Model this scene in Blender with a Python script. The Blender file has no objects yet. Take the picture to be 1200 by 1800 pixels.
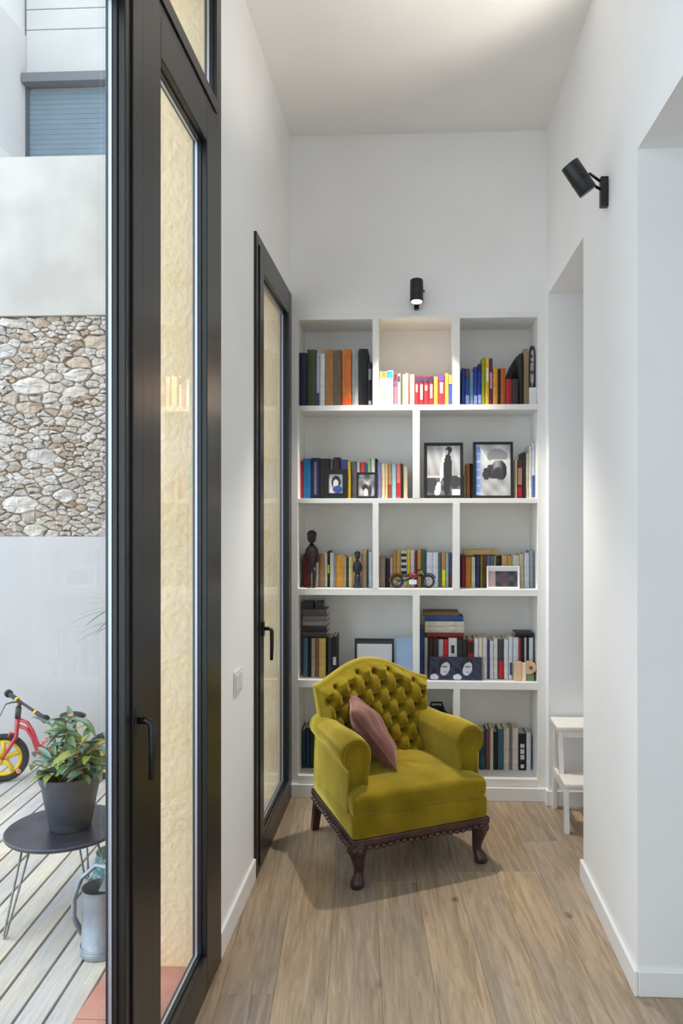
import bpy, bmesh, math, random
from mathutils import Vector, Matrix

random.seed(7)
SC = bpy.context.scene
COL = SC.collection
PI = math.pi

# ------------------------------------------------------------------ camera
# image measured as 1200 x 1800; F focal length in px, (CX, CY) principal point, H eye height
F, CX, CY, H, TH = 1330.0, 661.0, 905.0, 1.6, math.radians(2.75)
cam_d = bpy.data.cameras.new('camera')
cam = bpy.data.objects.new('camera', cam_d)
COL.objects.link(cam)
cam.location = (0, 0, H)
cam.rotation_euler = (PI / 2, 0, TH)
cam_d.sensor_fit = 'VERTICAL'
cam_d.sensor_height = 36.0
cam_d.sensor_width = 24.0
cam_d.lens = F / 1800 * 36.0
cam_d.shift_x = -(CX - 600) / 1800
cam_d.shift_y = (CY - 900) / 1800
cam_d.clip_start = 0.02
SC.camera = cam

# ------------------------------------------------------------------ world, exposure
SC.view_settings.view_transform = 'Standard'
SC.view_settings.look = 'None'
SC.view_settings.gamma = 1.0
SC.view_settings.use_curve_mapping = False
SC.view_settings.exposure = 0.38
SC.cycles.use_denoising = True
SC.cycles.max_bounces = 14
SC.cycles.diffuse_bounces = 8
SC.cycles.transparent_max_bounces = 24
SC.cycles.caustics_reflective = False
SC.cycles.caustics_refractive = False
SC.cycles.sample_clamp_indirect = 8.0
W = bpy.data.worlds.new('overcast_sky')
SC.world = W
W.use_nodes = True
WB = W.node_tree.nodes['Background']
WB.inputs['Color'].default_value = (0.77, 0.885, 1.0, 1)
WB.inputs['Strength'].default_value = 2.6

XL, XR, D, ZC = -0.697, 0.7486, 4.274, 3.75      # left wall, right wall, back wall, ceiling


def portal(loc, rot, sx, sy):
    l = bpy.data.lights.new('window_portal', 'AREA')
    l.shape = 'RECTANGLE'
    l.size, l.size_y = sx, sy
    l.cycles.is_portal = True
    o = bpy.data.objects.new('window_portal', l)
    COL.objects.link(o)
    o.location, o.rotation_euler = loc, rot
    return o


portal((-1.02, 0.75, 1.85), (0, -PI / 2, 0), 3.7, 3.9)      # glazing beside the camera (emits towards +x)
portal((-1.02, 3.78, 1.45), (0, -PI / 2, 0), 2.9, 0.96)     # glazed door by the bookcase
portal((3.28, 0.75, 1.75), (0, PI / 2, 0), 1.9, 1.5)         # window added to the side room for daylight
portal((-0.05, -2.72, 1.9), (PI / 2, 0, 0), 1.1, 2.6)          # window added behind the viewer to brighten the back wall (emits towards +y)


# ------------------------------------------------------------------ photo helpers
def wpt(px, py, zc):
    xc = (px - CX) / F * zc
    c, s = math.cos(TH), math.sin(TH)
    return Vector((xc * c - zc * s, xc * s + zc * c, H - (py - CY) / F * zc))


def _dir(px, py):
    return wpt(px, py, 1.0) - Vector((0, 0, H))


def at_x(px, py, X):
    d = _dir(px, py)
    return Vector((0, 0, H)) + d * (X / d.x)


def at_y(px, py, Y):
    d = _dir(px, py)
    return Vector((0, 0, H)) + d * (Y / d.y)


def at_z(px, py, Z):
    d = _dir(px, py)
    return Vector((0, 0, H)) + d * ((Z - H) / d.z)


# ------------------------------------------------------------------ materials
def lin(c):
    out = []
    for v in c[:3]:
        v = v / 255.0
        out.append(v / 12.92 if v <= 0.04045 else ((v + 0.055) / 1.055) ** 2.4)
    return (*out, 1)


MATS = {}


def pmat(name, c, c2=None, scale=8, rough=0.6, bump=0.0, bscale=60, metal=0.0, stretch=(1, 1, 1),
         sheen=0.0, sheen_tint=None, spec=0.5, coat=0.0, rand=0.0, detail=4, blend=(0.35, 0.65), bdist=0.01):
    """Principled material with noise colour variation, per-object variation and noise bump."""
    if name in MATS:
        return MATS[name]
    m = bpy.data.materials.new(name)
    m.use_nodes = True
    nt = m.node_tree
    N, L = nt.nodes, nt.links
    b = N['Principled BSDF']
    b.inputs['Roughness'].default_value = rough
    b.inputs['Metallic'].default_value = metal
    b.inputs['Specular IOR Level'].default_value = spec
    b.inputs['Coat Weight'].default_value = coat
    if sheen:
        b.inputs['Sheen Weight'].default_value = sheen
        b.inputs['Sheen Roughness'].default_value = 0.4
        if sheen_tint:
            b.inputs['Sheen Tint'].default_value = lin(sheen_tint)
    tc = N.new('ShaderNodeTexCoord')
    mp = N.new('ShaderNodeMapping')
    mp.inputs['Scale'].default_value = stretch
    L.new(tc.outputs['Object'], mp.inputs['Vector'])
    vec = mp.outputs['Vector']
    col = None
    if c2 is not None:
        n = N.new('ShaderNodeTexNoise')
        n.inputs['Scale'].default_value = scale
        n.inputs['Detail'].default_value = detail
        L.new(vec, n.inputs['Vector'])
        r = N.new('ShaderNodeValToRGB')
        r.color_ramp.elements[0].position = blend[0]
        r.color_ramp.elements[1].position = blend[1]
        r.color_ramp.elements[0].color = lin(c)
        r.color_ramp.elements[1].color = lin(c2)
        L.new(n.outputs['Fac'], r.inputs['Fac'])
        col = r.outputs['Color']
    else:
        b.inputs['Base Color'].default_value = lin(c)
    if rand:
        oi = N.new('ShaderNodeObjectInfo')
        mr = N.new('ShaderNodeMapRange')
        mr.inputs['To Min'].default_value = 1 - rand
        mr.inputs['To Max'].default_value = 1 + rand
        L.new(oi.outputs['Random'], mr.inputs['Value'])
        hs = N.new('ShaderNodeHueSaturation')
        L.new(mr.outputs['Result'], hs.inputs['Value'])
        if col is not None:
            L.new(col, hs.inputs['Color'])
        else:
            hs.inputs['Color'].default_value = lin(c)
        col = hs.outputs['Color']
    if col is not None:
        L.new(col, b.inputs['Base Color'])
    if bump:
        n2 = N.new('ShaderNodeTexNoise')
        n2.inputs['Scale'].default_value = bscale
        n2.inputs['Detail'].default_value = 6
        L.new(vec, n2.inputs['Vector'])
        bp = N.new('ShaderNodeBump')
        bp.inputs['Strength'].default_value = bump
        bp.inputs['Distance'].default_value = bdist
        L.new(n2.outputs['Fac'], bp.inputs['Height'])
        L.new(bp.outputs['Normal'], b.inputs['Normal'])
    MATS[name] = m
    return m


def wood_floor(name, dark, light, knot, gscale=1.0, rough=0.42, rand=0.16, along_y=True):
    m = bpy.data.materials.new(name)
    m.use_nodes = True
    nt = m.node_tree
    N, L = nt.nodes, nt.links
    b = N['Principled BSDF']
    b.inputs['Roughness'].default_value = rough
    tc = N.new('ShaderNodeTexCoord')
    oi = N.new('ShaderNodeObjectInfo')
    cx = N.new('ShaderNodeCombineXYZ')
    mu = N.new('ShaderNodeMath'); mu.operation = 'MULTIPLY'; mu.inputs[1].default_value = 37.0
    L.new(oi.outputs['Random'], mu.inputs[0])
    L.new(mu.outputs[0], cx.inputs['X']); L.new(mu.outputs[0], cx.inputs['Z'])
    ad = N.new('ShaderNodeVectorMath'); ad.operation = 'ADD'
    L.new(tc.outputs['Object'], ad.inputs[0]); L.new(cx.outputs['Vector'], ad.inputs[1])

    def mapped(s):
        mp = N.new('ShaderNodeMapping'); mp.inputs['Scale'].default_value = s
        L.new(ad.outputs['Vector'], mp.inputs['Vector'])
        return mp.outputs['Vector']
    # warped long grain
    n0 = N.new('ShaderNodeTexNoise'); n0.inputs['Scale'].default_value = 3.0 * gscale; n0.inputs['Detail'].default_value = 3
    L.new(mapped((1, 0.35, 1)), n0.inputs['Vector'])
    n1 = N.new('ShaderNodeTexNoise'); n1.inputs['Scale'].default_value = 9 * gscale
    n1.inputs['Detail'].default_value = 8; n1.inputs['Roughness'].default_value = 0.68; n1.inputs['Distortion'].default_value = 0.9
    L.new(mapped((5, 0.35, 5)), n1.inputs['Vector'])
    r = N.new('ShaderNodeValToRGB')
    r.color_ramp.elements[0].position, r.color_ramp.elements[1].position = 0.3, 0.68
    r.color_ramp.elements[0].color, r.color_ramp.elements[1].color = lin(dark), lin(light)
    L.new(n1.outputs['Fac'], r.inputs['Fac'])
    # broad greyish / yellow drift
    mx = N.new('ShaderNodeMix'); mx.data_type = 'RGBA'; mx.blend_type = 'MULTIPLY'
    r2 = N.new('ShaderNodeValToRGB')
    r2.color_ramp.elements[0].position, r2.color_ramp.elements[1].position = 0.35, 0.7
    r2.color_ramp.elements[0].color, r2.color_ramp.elements[1].color = lin((222, 222, 226)), lin((255, 244, 226))
    L.new(n0.outputs['Fac'], r2.inputs['Fac'])
    mx.inputs['Factor'].default_value = 1.0
    L.new(r.outputs['Color'], mx.inputs[6]); L.new(r2.outputs['Color'], mx.inputs[7])
    # knots
    v = N.new('ShaderNodeTexVoronoi'); v.inputs['Scale'].default_value = 3.6 * gscale
    L.new(mapped((1.0, 0.62, 1.0)), v.inputs['Vector'])
    r3 = N.new('ShaderNodeValToRGB')
    r3.color_ramp.elements[0].position, r3.color_ramp.elements[1].position = 0.03, 0.085
    r3.color_ramp.elements[0].color, r3.color_ramp.elements[1].color = (1, 1, 1, 1), (0, 0, 0, 1)
    n4 = N.new('ShaderNodeTexNoise'); n4.inputs['Scale'].default_value = 40; n4.inputs['Detail'].default_value = 3
    L.new(ad.outputs['Vector'], n4.inputs['Vector'])
    av = N.new('ShaderNodeMath'); av.operation = 'MULTIPLY_ADD'; av.inputs[1].default_value = 0.07; av.inputs[2].default_value = -0.035
    L.new(n4.outputs['Fac'], av.inputs[0])
    sm = N.new('ShaderNodeMath'); sm.operation = 'ADD'
    L.new(v.outputs['Distance'], sm.inputs[0]); L.new(av.outputs[0], sm.inputs[1])
    L.new(sm.outputs[0], r3.inputs['Fac'])
    mk = N.new('ShaderNodeMix'); mk.data_type = 'RGBA'
    kf = N.new('ShaderNodeMath'); kf.operation = 'MULTIPLY'; kf.inputs[1].default_value = 0.75
    L.new(r3.outputs['Color'], kf.inputs[0]); L.new(kf.outputs[0], mk.inputs['Factor'])
    L.new(mx.outputs[2], mk.inputs[6]); mk.inputs[7].default_value = lin(knot)
    hs = N.new('ShaderNodeHueSaturation')
    mr = N.new('ShaderNodeMapRange'); mr.inputs['To Min'].default_value = 1 - rand; mr.inputs['To Max'].default_value = 1 + rand
    L.new(oi.outputs['Random'], mr.inputs['Value'])
    L.new(mr.outputs['Result'], hs.inputs['Value']); L.new(mk.outputs[2], hs.inputs['Color'])
    L.new(hs.outputs['Color'], b.inputs['Base Color'])
    bp = N.new('ShaderNodeBump'); bp.inputs['Strength'].default_value = 0.25; bp.inputs['Distance'].default_value = 0.002
    L.new(n1.outputs['Fac'], bp.inputs['Height']); L.new(bp.outputs['Normal'], b.inputs['Normal'])
    return m


def glass_mat():
    m = bpy.data.materials.new('clear_glazing')
    m.use_nodes = True
    N, L = m.node_tree.nodes, m.node_tree.links
    N.remove(N['Principled BSDF'])
    t = N.new('ShaderNodeBsdfTransparent'); t.inputs['Color'].default_value = (0.97, 0.985, 0.98, 1)
    g = N.new('ShaderNodeBsdfGlossy'); g.inputs['Roughness'].default_value = 0.0
    f = N.new('ShaderNodeFresnel'); f.inputs['IOR'].default_value = 1.22
    mx = N.new('ShaderNodeMixShader')
    L.new(f.outputs[0], mx.inputs[0]); L.new(t.outputs[0], mx.inputs[1]); L.new(g.outputs[0], mx.inputs[2])
    L.new(mx.outputs[0], N['Material Output'].inputs['Surface'])
    return m


def emit_mat(name, c, s):
    m = bpy.data.materials.new(name)
    m.use_nodes = True
    b = m.node_tree.nodes['Principled BSDF']
    b.inputs['Base Color'].default_value = lin(c)
    b.inputs['Emission Color'].default_value = lin(c)
    b.inputs['Emission Strength'].default_value = s
    return m


def print_mat(name):
    if name in MATS:
        return MATS[name]
    m = bpy.data.materials.new(name)
    m.use_nodes = True
    N, L = m.node_tree.nodes, m.node_tree.links
    a = N.new('ShaderNodeVertexColor'); a.layer_name = 'print'
    L.new(a.outputs['Color'], N['Principled BSDF'].inputs['Base Color'])
    N['Principled BSDF'].inputs['Roughness'].default_value = 0.35
    MATS[name] = m
    return m


M_WALL = pmat('wall_paint', (240, 239, 238), (237, 236, 235), 3, rough=0.75, bump=0.08, bscale=180, bdist=0.002)
M_CEIL = pmat('ceiling_paint', (240, 238, 235), (236, 234, 231), 2, rough=0.85, bump=0.05, bscale=120, bdist=0.002)
M_LACQ = pmat('white_lacquer', (237, 235, 231), (232, 230, 226), 6, rough=0.4)
M_BASE = pmat('skirting_white', (236, 235, 234), rough=0.4)
M_FLOOR = wood_floor('oak_floor', (142, 124, 104), (196, 178, 156), (54, 44, 37), rough=0.36, rand=0.1)
M_FLOOR_SUB = pmat('floor_screed', (70, 55, 42), rough=0.9)
M_DECK = wood_floor('weathered_deck', (192, 186, 181), (230, 227, 224), (140, 122, 108), gscale=1.6, rough=0.8, rand=0.09)
M_ALU = pmat('dark_aluminium', (27, 25, 25), (32, 29, 29), 14, rough=0.3, spec=0.45)
M_GASK = pmat('black_gasket', (14, 14, 15), rough=0.7)
M_SPACER = pmat('silver_spacer', (190, 196, 206), rough=0.35, metal=0.7)
M_GLASS = glass_mat()
M_STUC = pmat('yellow_stucco', (250, 224, 184), (242, 212, 166), 5, rough=0.9, bump=0.5, bscale=42, bdist=0.012)
M_TERRA = pmat('terracotta_tile', (198, 128, 110), (212, 150, 132), 6, rough=0.7, bump=0.1, bscale=40, rand=0.08)
M_GROUT = pmat('grey_grout', (176, 168, 158), (150, 142, 134), 20, rough=0.95)
M_RENDER = pmat('garden_render', (186, 182, 182), (177, 174, 175), 1.6, rough=0.9, bump=0.12, bscale=30)
M_CONC = pmat('pale_concrete', (182, 176, 170), (166, 160, 154), 2.6, rough=0.9, bump=0.18, bscale=26, detail=8)
M_MORTAR = pmat('lime_mortar', (170, 144, 120), (104, 76, 56), 16, rough=0.95, bump=0.9, bscale=38, bdist=0.03, detail=8)
M_STONE = [pmat('rubble_pale', (206, 199, 193), (176, 164, 153), 18, rough=0.92, bump=0.8, bscale=34, bdist=0.02, rand=0.07, detail=8),
           pmat('rubble_grey', (200, 195, 192), (164, 154, 146), 22, rough=0.92, bump=0.8, bscale=38, bdist=0.02, rand=0.07, detail=8),
           pmat('rubble_tan', (188, 174, 160), (156, 136, 118), 20, rough=0.92, bump=0.8, bscale=34, bdist=0.02, rand=0.08, detail=8)]
M_BLACK = pmat('matt_black_metal', (20, 20, 22), rough=0.38, spec=0.5)
def velvet(name, base, base2, fuzz, rough_f=0.5, scale=7):
    m = pmat(name, base, base2, scale, rough=0.9, bump=0.12, bscale=14, bdist=0.01, spec=0.1, blend=(0.3, 0.7))
    N, L = m.node_tree.nodes, m.node_tree.links
    b = N['Principled BSDF']
    sh = N.new('ShaderNodeBsdfSheen')
    sh.inputs['Color'].default_value = lin(fuzz)
    sh.inputs['Roughness'].default_value = rough_f
    ad = N.new('ShaderNodeAddShader')
    L.new(b.outputs[0], ad.inputs[0]); L.new(sh.outputs[0], ad.inputs[1])
    L.new(ad.outputs[0], N['Material Output'].inputs['Surface'])
    for l in list(b.inputs['Normal'].links):
        L.new(l.from_socket, sh.inputs['Normal'])
    return m


M_VELVET = velvet('olive_velvet', (112, 94, 13), (146, 123, 27), (255, 236, 128), 0.42)
M_BUTTON = pmat('olive_button', (92, 80, 12), rough=0.8, sheen=0.3)
M_MAUVE = velvet('mauve_velvet', (112, 76, 69), (134, 94, 86), (170, 142, 136), 0.45, 9)
M_MAHOG = pmat('carved_mahogany', (48, 25, 20), (72, 42, 34), 22, rough=0.38, stretch=(1, 1, 0.3), coat=0.2)
M_STOOL = pmat('white_painted_wood', (236, 232, 227), (228, 223, 217), 12, rough=0.5)
M_PLASTIC = pmat('white_plastic', (226, 224, 222), rough=0.35)
M_PAPER = pmat('book_pages', (226, 214, 190), (206, 192, 166), 60, rough=0.9, stretch=(1, 1, 0.1))


# ------------------------------------------------------------------ mesh helpers
class MB:
    def __init__(self):
        self.v, self.f = [], []

    def add(self, vs, fs):
        o = len(self.v)
        self.v += [tuple(p) for p in vs]
        self.f += [tuple(i + o for i in f) for f in fs]
        return self

    def box(self, x0, x1, y0, y1, z0, z1):
        x0, x1 = min(x0, x1), max(x0, x1); y0, y1 = min(y0, y1), max(y0, y1); z0, z1 = min(z0, z1), max(z0, z1)
        vs = [(x0, y0, z0), (x1, y0, z0), (x1, y1, z0), (x0, y1, z0), (x0, y0, z1), (x1, y0, z1), (x1, y1, z1), (x0, y1, z1)]
        return self.add(vs, [(3, 2, 1, 0), (4, 5, 6, 7), (0, 1, 5, 4), (1, 2, 6, 5), (2, 3, 7, 6), (3, 0, 4, 7)])

    def tube(self, pts, rad, seg=10, caps=True, squash=1.0):
        pts = [Vector(p) for p in pts]
        n = len(pts)
        if not isinstance(rad, (list, tuple)):
            rad = [rad] * n
        rings = []
        up = Vector((0, 0, 1))
        prev = None
        for i, p in enumerate(pts):
            t = (pts[min(i + 1, n - 1)] - pts[max(i - 1, 0)]).normalized()
            if prev is None:
                a = up if abs(t.dot(up)) < 0.9 else Vector((1, 0, 0))
                u = (a - t * a.dot(t)).normalized()
            else:
                u = (prev - t * prev.dot(t)).normalized()
            prev = u
            w = t.cross(u)
            rings.append([p + (u * math.cos(2 * PI * k / seg) + w * math.sin(2 * PI * k / seg) * squash) * rad[i] for k in range(seg)])
        vs = [q for r in rings for q in r]
        fs = []
        for i in range(n - 1):
            for k in range(seg):
                a, b2 = i * seg + k, i * seg + (k + 1) % seg
                fs.append((a, b2, b2 + seg, a + seg))
        if caps:
            fs.append(tuple(range(seg - 1, -1, -1)))
            fs.append(tuple((n - 1) * seg + k for k in range(seg)))
        return self.add(vs, fs)

    def lathe(self, prof, seg=28, center=(0, 0, 0), close=True):
        c = Vector(center)
        vs, fs = [], []
        for r, z in prof:
            for k in range(seg):
                a = 2 * PI * k / seg
                vs.append(c + Vector((r * math.cos(a), r * math.sin(a), z)))
        n = len(prof)
        for i in range(n - 1):
            for k in range(seg):
                a, b2 = i * seg + k, i * seg + (k + 1) % seg
                fs.append((a, b2, b2 + seg, a + seg))
        if close:
            fs.append(tuple(range(seg - 1, -1, -1)))
            fs.append(tuple((n - 1) * seg + k for k in range(seg)))
        return self.add(vs, fs)

    def ball(self, c, r, seg=10, rings=6, scale=(1, 1, 1)):
        c = Vector(c)
        vs, fs = [], []
        vs.append(c + Vector((0, 0, -r * scale[2])))
        for i in range(1, rings):
            th = PI * i / rings
            for k in range(seg):
                a = 2 * PI * k / seg
                vs.append(c + Vector((r * math.sin(th) * math.cos(a) * scale[0], r * math.sin(th) * math.sin(a) * scale[1], -r * math.cos(th) * scale[2])))
        vs.append(c + Vector((0, 0, r * scale[2])))
        top = len(vs) - 1
        for k in range(seg):
            fs.append((0, 1 + (k + 1) % seg, 1 + k))
            fs.append((top, top - seg + k, top - seg + (k + 1) % seg))
        for i in range(rings - 2):
            for k in range(seg):
                a, b2 = 1 + i * seg + k, 1 + i * seg + (k + 1) % seg
                fs.append((a, b2, b2 + seg, a + seg))
        return self.add(vs, fs)

    def prism(self, poly, z0, z1, cham=0.0):
        """poly = list of (x, y), counter-clockwise, extruded z0..z1, optional chamfer of the top edge."""
        n = len(poly)
        vs = [(x, y, z0) for x, y in poly] + [(x, y, z1 - cham) for x, y in poly]
        fs = [tuple(range(n - 1, -1, -1))] + [(i, (i + 1) % n, n + (i + 1) % n, n + i) for i in range(n)]
        if cham:
            ins = inset_poly(poly, cham)
            vs += [(x, y, z1) for x, y in ins]
            fs += [(n + i, n + (i + 1) % n, 2 * n + (i + 1) % n, 2 * n + i) for i in range(n)]
            fs.append(tuple(range(2 * n, 3 * n)))
        else:
            fs.append(tuple(range(n, 2 * n)))
        return self.add(vs, fs)

    def xform(self, mat):
        self.v = [tuple(mat @ Vector(p)) for p in self.v]
        return self

    def mesh(self, name):
        me = bpy.data.meshes.new(name)
        me.from_pydata(self.v, [], self.f)
        me.update()
        return me

    def build(self, name, mat, parent=None, smooth=False, bevel=0.0, seg=2, loc=None, rot=None, angle=None, subsurf=0):
        me = self.mesh(name)
        return link(name, me, mat, parent, smooth, bevel, seg, loc, rot, angle, subsurf)


def link(name, me, mat, parent=None, smooth=False, bevel=0.0, seg=2, loc=None, rot=None, angle=None, subsurf=0):
    o = bpy.data.objects.new(name, me)
    COL.objects.link(o)
    if mat is not None and not me.materials:
        me.materials.append(mat)
    if smooth or angle:
        for p in me.polygons:
            p.use_smooth = True
    if angle:
        try:
            me.set_sharp_from_angle(angle=math.radians(angle))
        except Exception:
            pass
    if bevel:
        b = o.modifiers.new('bevel', 'BEVEL')
        b.width, b.segments, b.limit_method, b.angle_limit = bevel, seg, 'ANGLE', math.radians(40)
        b.harden_normals = False
    if subsurf:
        s = o.modifiers.new('subdivision', 'SUBSURF')
        s.levels = s.render_levels = subsurf
    if parent:
        o.parent = parent
    if loc is not None:
        o.location = loc
    if rot is not None:
        o.rotation_euler = rot
    return o


def tag(o, label=None, cat=None, group=None, kind=None):
    if label:
        o['label'] = label
    if cat:
        o['category'] = cat
    if group:
        o['group'] = group
    if kind:
        o['kind'] = kind
    return o


def thing(name, label, cat, loc=(0, 0, 0), rz=0.0, group=None, kind=None, rot=None):
    o = bpy.data.objects.new(name, None)
    o.empty_display_size = 0.1
    COL.objects.link(o)
    o.location = loc
    o.rotation_euler = rot if rot is not None else (0, 0, rz)
    return tag(o, label, cat, group, kind)


def clip_poly(poly, a, b, c):
    """keep the side a*x + b*y <= c"""
    out = []
    n = len(poly)
    for i in range(n):
        p, q = poly[i], poly[(i + 1) % n]
        dp, dq = a * p[0] + b * p[1] - c, a * q[0] + b * q[1] - c
        if dp <= 0:
            out.append(p)
        if (dp < 0 < dq) or (dq < 0 < dp):
            t = dp / (dp - dq)
            out.append((p[0] + (q[0] - p[0]) * t, p[1] + (q[1] - p[1]) * t))
    return out


def area(poly):
    return 0.5 * sum(poly[i][0] * poly[(i + 1) % len(poly)][1] - poly[(i + 1) % len(poly)][0] * poly[i][1] for i in range(len(poly)))


def clean_poly(poly, eps=1e-4):
    out = []
    for p in poly:
        if not out or math.hypot(p[0] - out[-1][0], p[1] - out[-1][1]) > eps:
            out.append(p)
    if len(out) > 1 and math.hypot(out[0][0] - out[-1][0], out[0][1] - out[-1][1]) < eps:
        out.pop()
    return out


def inset_poly(poly, d):
    cx = sum(p[0] for p in poly) / len(poly)
    cy = sum(p[1] for p in poly) / len(poly)
    out = []
    n = len(poly)
    for i in range(n):
        p0, p1, p2 = poly[i - 1], poly[i], poly[(i + 1) % n]
        e1 = Vector((p1[0] - p0[0], p1[1] - p0[1])).normalized()
        e2 = Vector((p2[0] - p1[0], p2[1] - p1[1])).normalized()
        n1, n2 = Vector((-e1.y, e1.x)), Vector((-e2.y, e2.x))
        k = n1 + n2
        den = max(0.35, 1 + n1.dot(n2))
        q = Vector(p1) + k * (d / den)
        out.append((q.x, q.y))
    return out


# ================================================================== STRUCTURE
YA = at_x(383, 900, XL).y            # near edge of the pier / far edge of the double door
YB = at_x(446, 900, XL).y            # near edge of the far door
YBE = D - 0.012                      # far edge of the far door
XO = -1.0                            # outer face of the house wall
DOOR_T = 2.85
P_N, P_F = at_x(1120, 900, XR).y, at_x(1025, 900, XR).y      # pier on the right wall
J_F = 4.205                          # far jamb of the opening by the bookcase
HEAD = 2.82
XRO = XR + 0.24
REAR = -2.6
XS = 3.25                            # far wall of the side room

# ---- floor: oak planks on a screed
fl = MB().box(XL - 0.02, XS, REAR, D + 0.32, -0.2, -0.019).build('floor', M_FLOOR_SUB)
tag(fl, 'wide-plank brushed oak floor of the white room', 'floor', kind='structure')
pa = math.radians(4.35)
pw = 0.18
rot = Matrix.Rotation(pa, 4, 'Z')
rng = random.Random(3)
line0 = at_z(573, 1800, 0)
u0 = (rot.inverted() @ line0).x
for i in range(-9, 19):
    xa = u0 + i * pw
    y = -3.4 - rng.random() * 1.9
    while y < 5.2:
        L_ = 1.9 if rng.random() < 0.6 else 1.45
        corners = [(xa + 0.0003, y + 0.0003), (xa + pw - 0.0003, y + 0.0003), (xa + pw - 0.0003, y + L_ - 0.0003), (xa + 0.0003, y + L_ - 0.0003)]
        wp = [(rot @ Vector((p[0], p[1], 0))) for p in corners]
        poly = [(p.x, p.y) for p in wp]
        for (a, b, c) in ((-1, 0, -XL + 0.015), (1, 0, XS), (0, -1, -REAR), (0, 1, D + 0.3)):
            if poly:
                poly = clip_poly(poly, a, b, c)
        y += L_
        poly = clean_poly(poly)
        if len(poly) < 3 or abs(area(poly)) < 0.002:
            continue
        ri = rot.inverted()
        ctr = ri @ Vector((sum(p[0] for p in poly) / len(poly), sum(p[1] for p in poly) / len(poly), 0))
        lp = [((ri @ Vector((p[0], p[1], 0))) - ctr) for p in poly]
        MB().prism([(p.x, p.y) for p in lp], -0.018, 0.0, 0.0009).build('plank', M_FLOOR, fl, loc=rot @ ctr, rot=(0, 0, pa))

# ---- ceiling
c_ = MB().box(XO, XS, REAR, D + 0.32, ZC, ZC + 0.2).build('ceiling', M_CEIL)
tag(c_, 'plain white plaster ceiling over the reading corner', 'ceiling', kind='structure')

# ---- left wall (inner skin white, outer body yellow stucco)
wl = MB()
XI = XL - 0.034
wl.box(XI, XL, YA, YB, 0, ZC)
wl.box(XI, XL, YB, D + 0.3, DOOR_T, ZC)
wl.box(XI, XL, REAR, YA, 3.58, ZC)
wl.box(XI, XL, REAR, -1.15, 0, 3.58)
wl.box(XI, XL, D, D + 0.3, 0, DOOR_T)
o = wl.build('wall_left', M_WALL)
tag(o, 'white plaster left wall between and above the glazed doors', 'wall', kind='structure')
ws = MB()
ws.box(XO, XI, YA, YB, -0.3, 4.0)
ws.box(XO, XI, YB, YBE, DOOR_T, 4.0)
ws.box(XO, XI, YBE, 4.84, -0.3, 4.0)
ws.box(XO, XI, REAR, YA, 3.62, 4.0)
ws.box(XO, XI, REAR, -1.15, -0.3, 3.62)
o = ws.build('wall_outside', M_STUC)
tag(o, 'rough yellow stucco outer wall seen through the door glass', 'wall', kind='structure')

# ---- back wall around the built-in bookcase
BX0, BX1 = at_y(514.5, 900, D).x, at_y(957.5, 900, D).x
BZT = at_y(735, 551, D).z
wb = MB()
wb.box(XL - 0.02, XRO + 0.1, D, D + 0.31, BZT, ZC)
wb.box(XL - 0.02, BX0, D, D + 0.31, 0, BZT)
wb.box(BX1, XRO + 0.1, D, D + 0.31, 0, BZT)
wb.box(XL - 0.02, XRO + 0.1, D + 0.311, D + 0.4, 0, ZC)
o = wb.build('wall_back', M_WALL)
tag(o, 'white plaster back wall above the bookcase', 'wall', kind='structure')

# ---- right wall: pier, head band over the openings, end piece
wr = MB()
wr.box(XR, XRO, P_N, P_F, 0, HEAD)
wr.box(XR, XRO, REAR, D, HEAD, ZC)
wr.box(XR, XS, J_F, D, 0, HEAD)
wr.box(XRO, XS, J_F, D, HEAD, ZC)
wr.box(XR, XRO, REAR, 0.35, 0, HEAD)
o = wr.build('wall_right', M_WALL)
tag(o, 'white plaster right wall with a pier between two openings', 'wall', kind='structure')

# ---- side room and rear closure
wsr = MB()
wsr.box(XS, XS + 0.15, REAR, 0.0, 0, ZC)
wsr.box(XS, XS + 0.15, 1.5, D, 0, ZC)
wsr.box(XS, XS + 0.15, 0.0, 1.5, 0, 0.8)
wsr.box(XS, XS + 0.15, 0.0, 1.5, 2.7, ZC)
o = wsr.build('wall_side_room', M_WALL)
tag(o, 'white far wall of the side room with a window added for daylight', 'wall', kind='structure')
wre = MB()
RX0, RX1, RZ0, RZ1 = -0.6, 0.5, 0.6, 3.2
wre.box(XL - 0.02, RX0, REAR - 0.15, REAR, 0, ZC)
wre.box(RX1, XS, REAR - 0.15, REAR, 0, ZC)
wre.box(RX0, RX1, REAR - 0.15, REAR, 0, RZ0)
wre.box(RX0, RX1, REAR - 0.15, REAR, RZ1, ZC)
o = wre.build('wall_rear', M_WALL)
tag(o, 'white wall behind the viewer with a window added for daylight', 'wall', kind='structure')


def added_window(name, label, loc, rz, w, h):
    t = thing(name, label, 'window', loc, rz, kind='structure')
    for (a, b_, c2, d2) in ((-w / 2, -w / 2 + 0.06, 0, h), (w / 2 - 0.06, w / 2, 0, h), (-w / 2 + 0.06, w / 2 - 0.06, 0, 0.06), (-w / 2 + 0.06, w / 2 - 0.06, h - 0.06, h)):
        MB().box(a, b_, -0.03, 0.03, c2, d2).build('added_window_frame', M_ALU, t)
    MB().add([(-w / 2 + 0.06, 0, 0.06), (w / 2 - 0.06, 0, 0.06), (w / 2 - 0.06, 0, h - 0.06), (-w / 2 + 0.06, 0, h - 0.06)], [(0, 1, 2, 3)]).build('glass_pane', M_GLASS, t)


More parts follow.
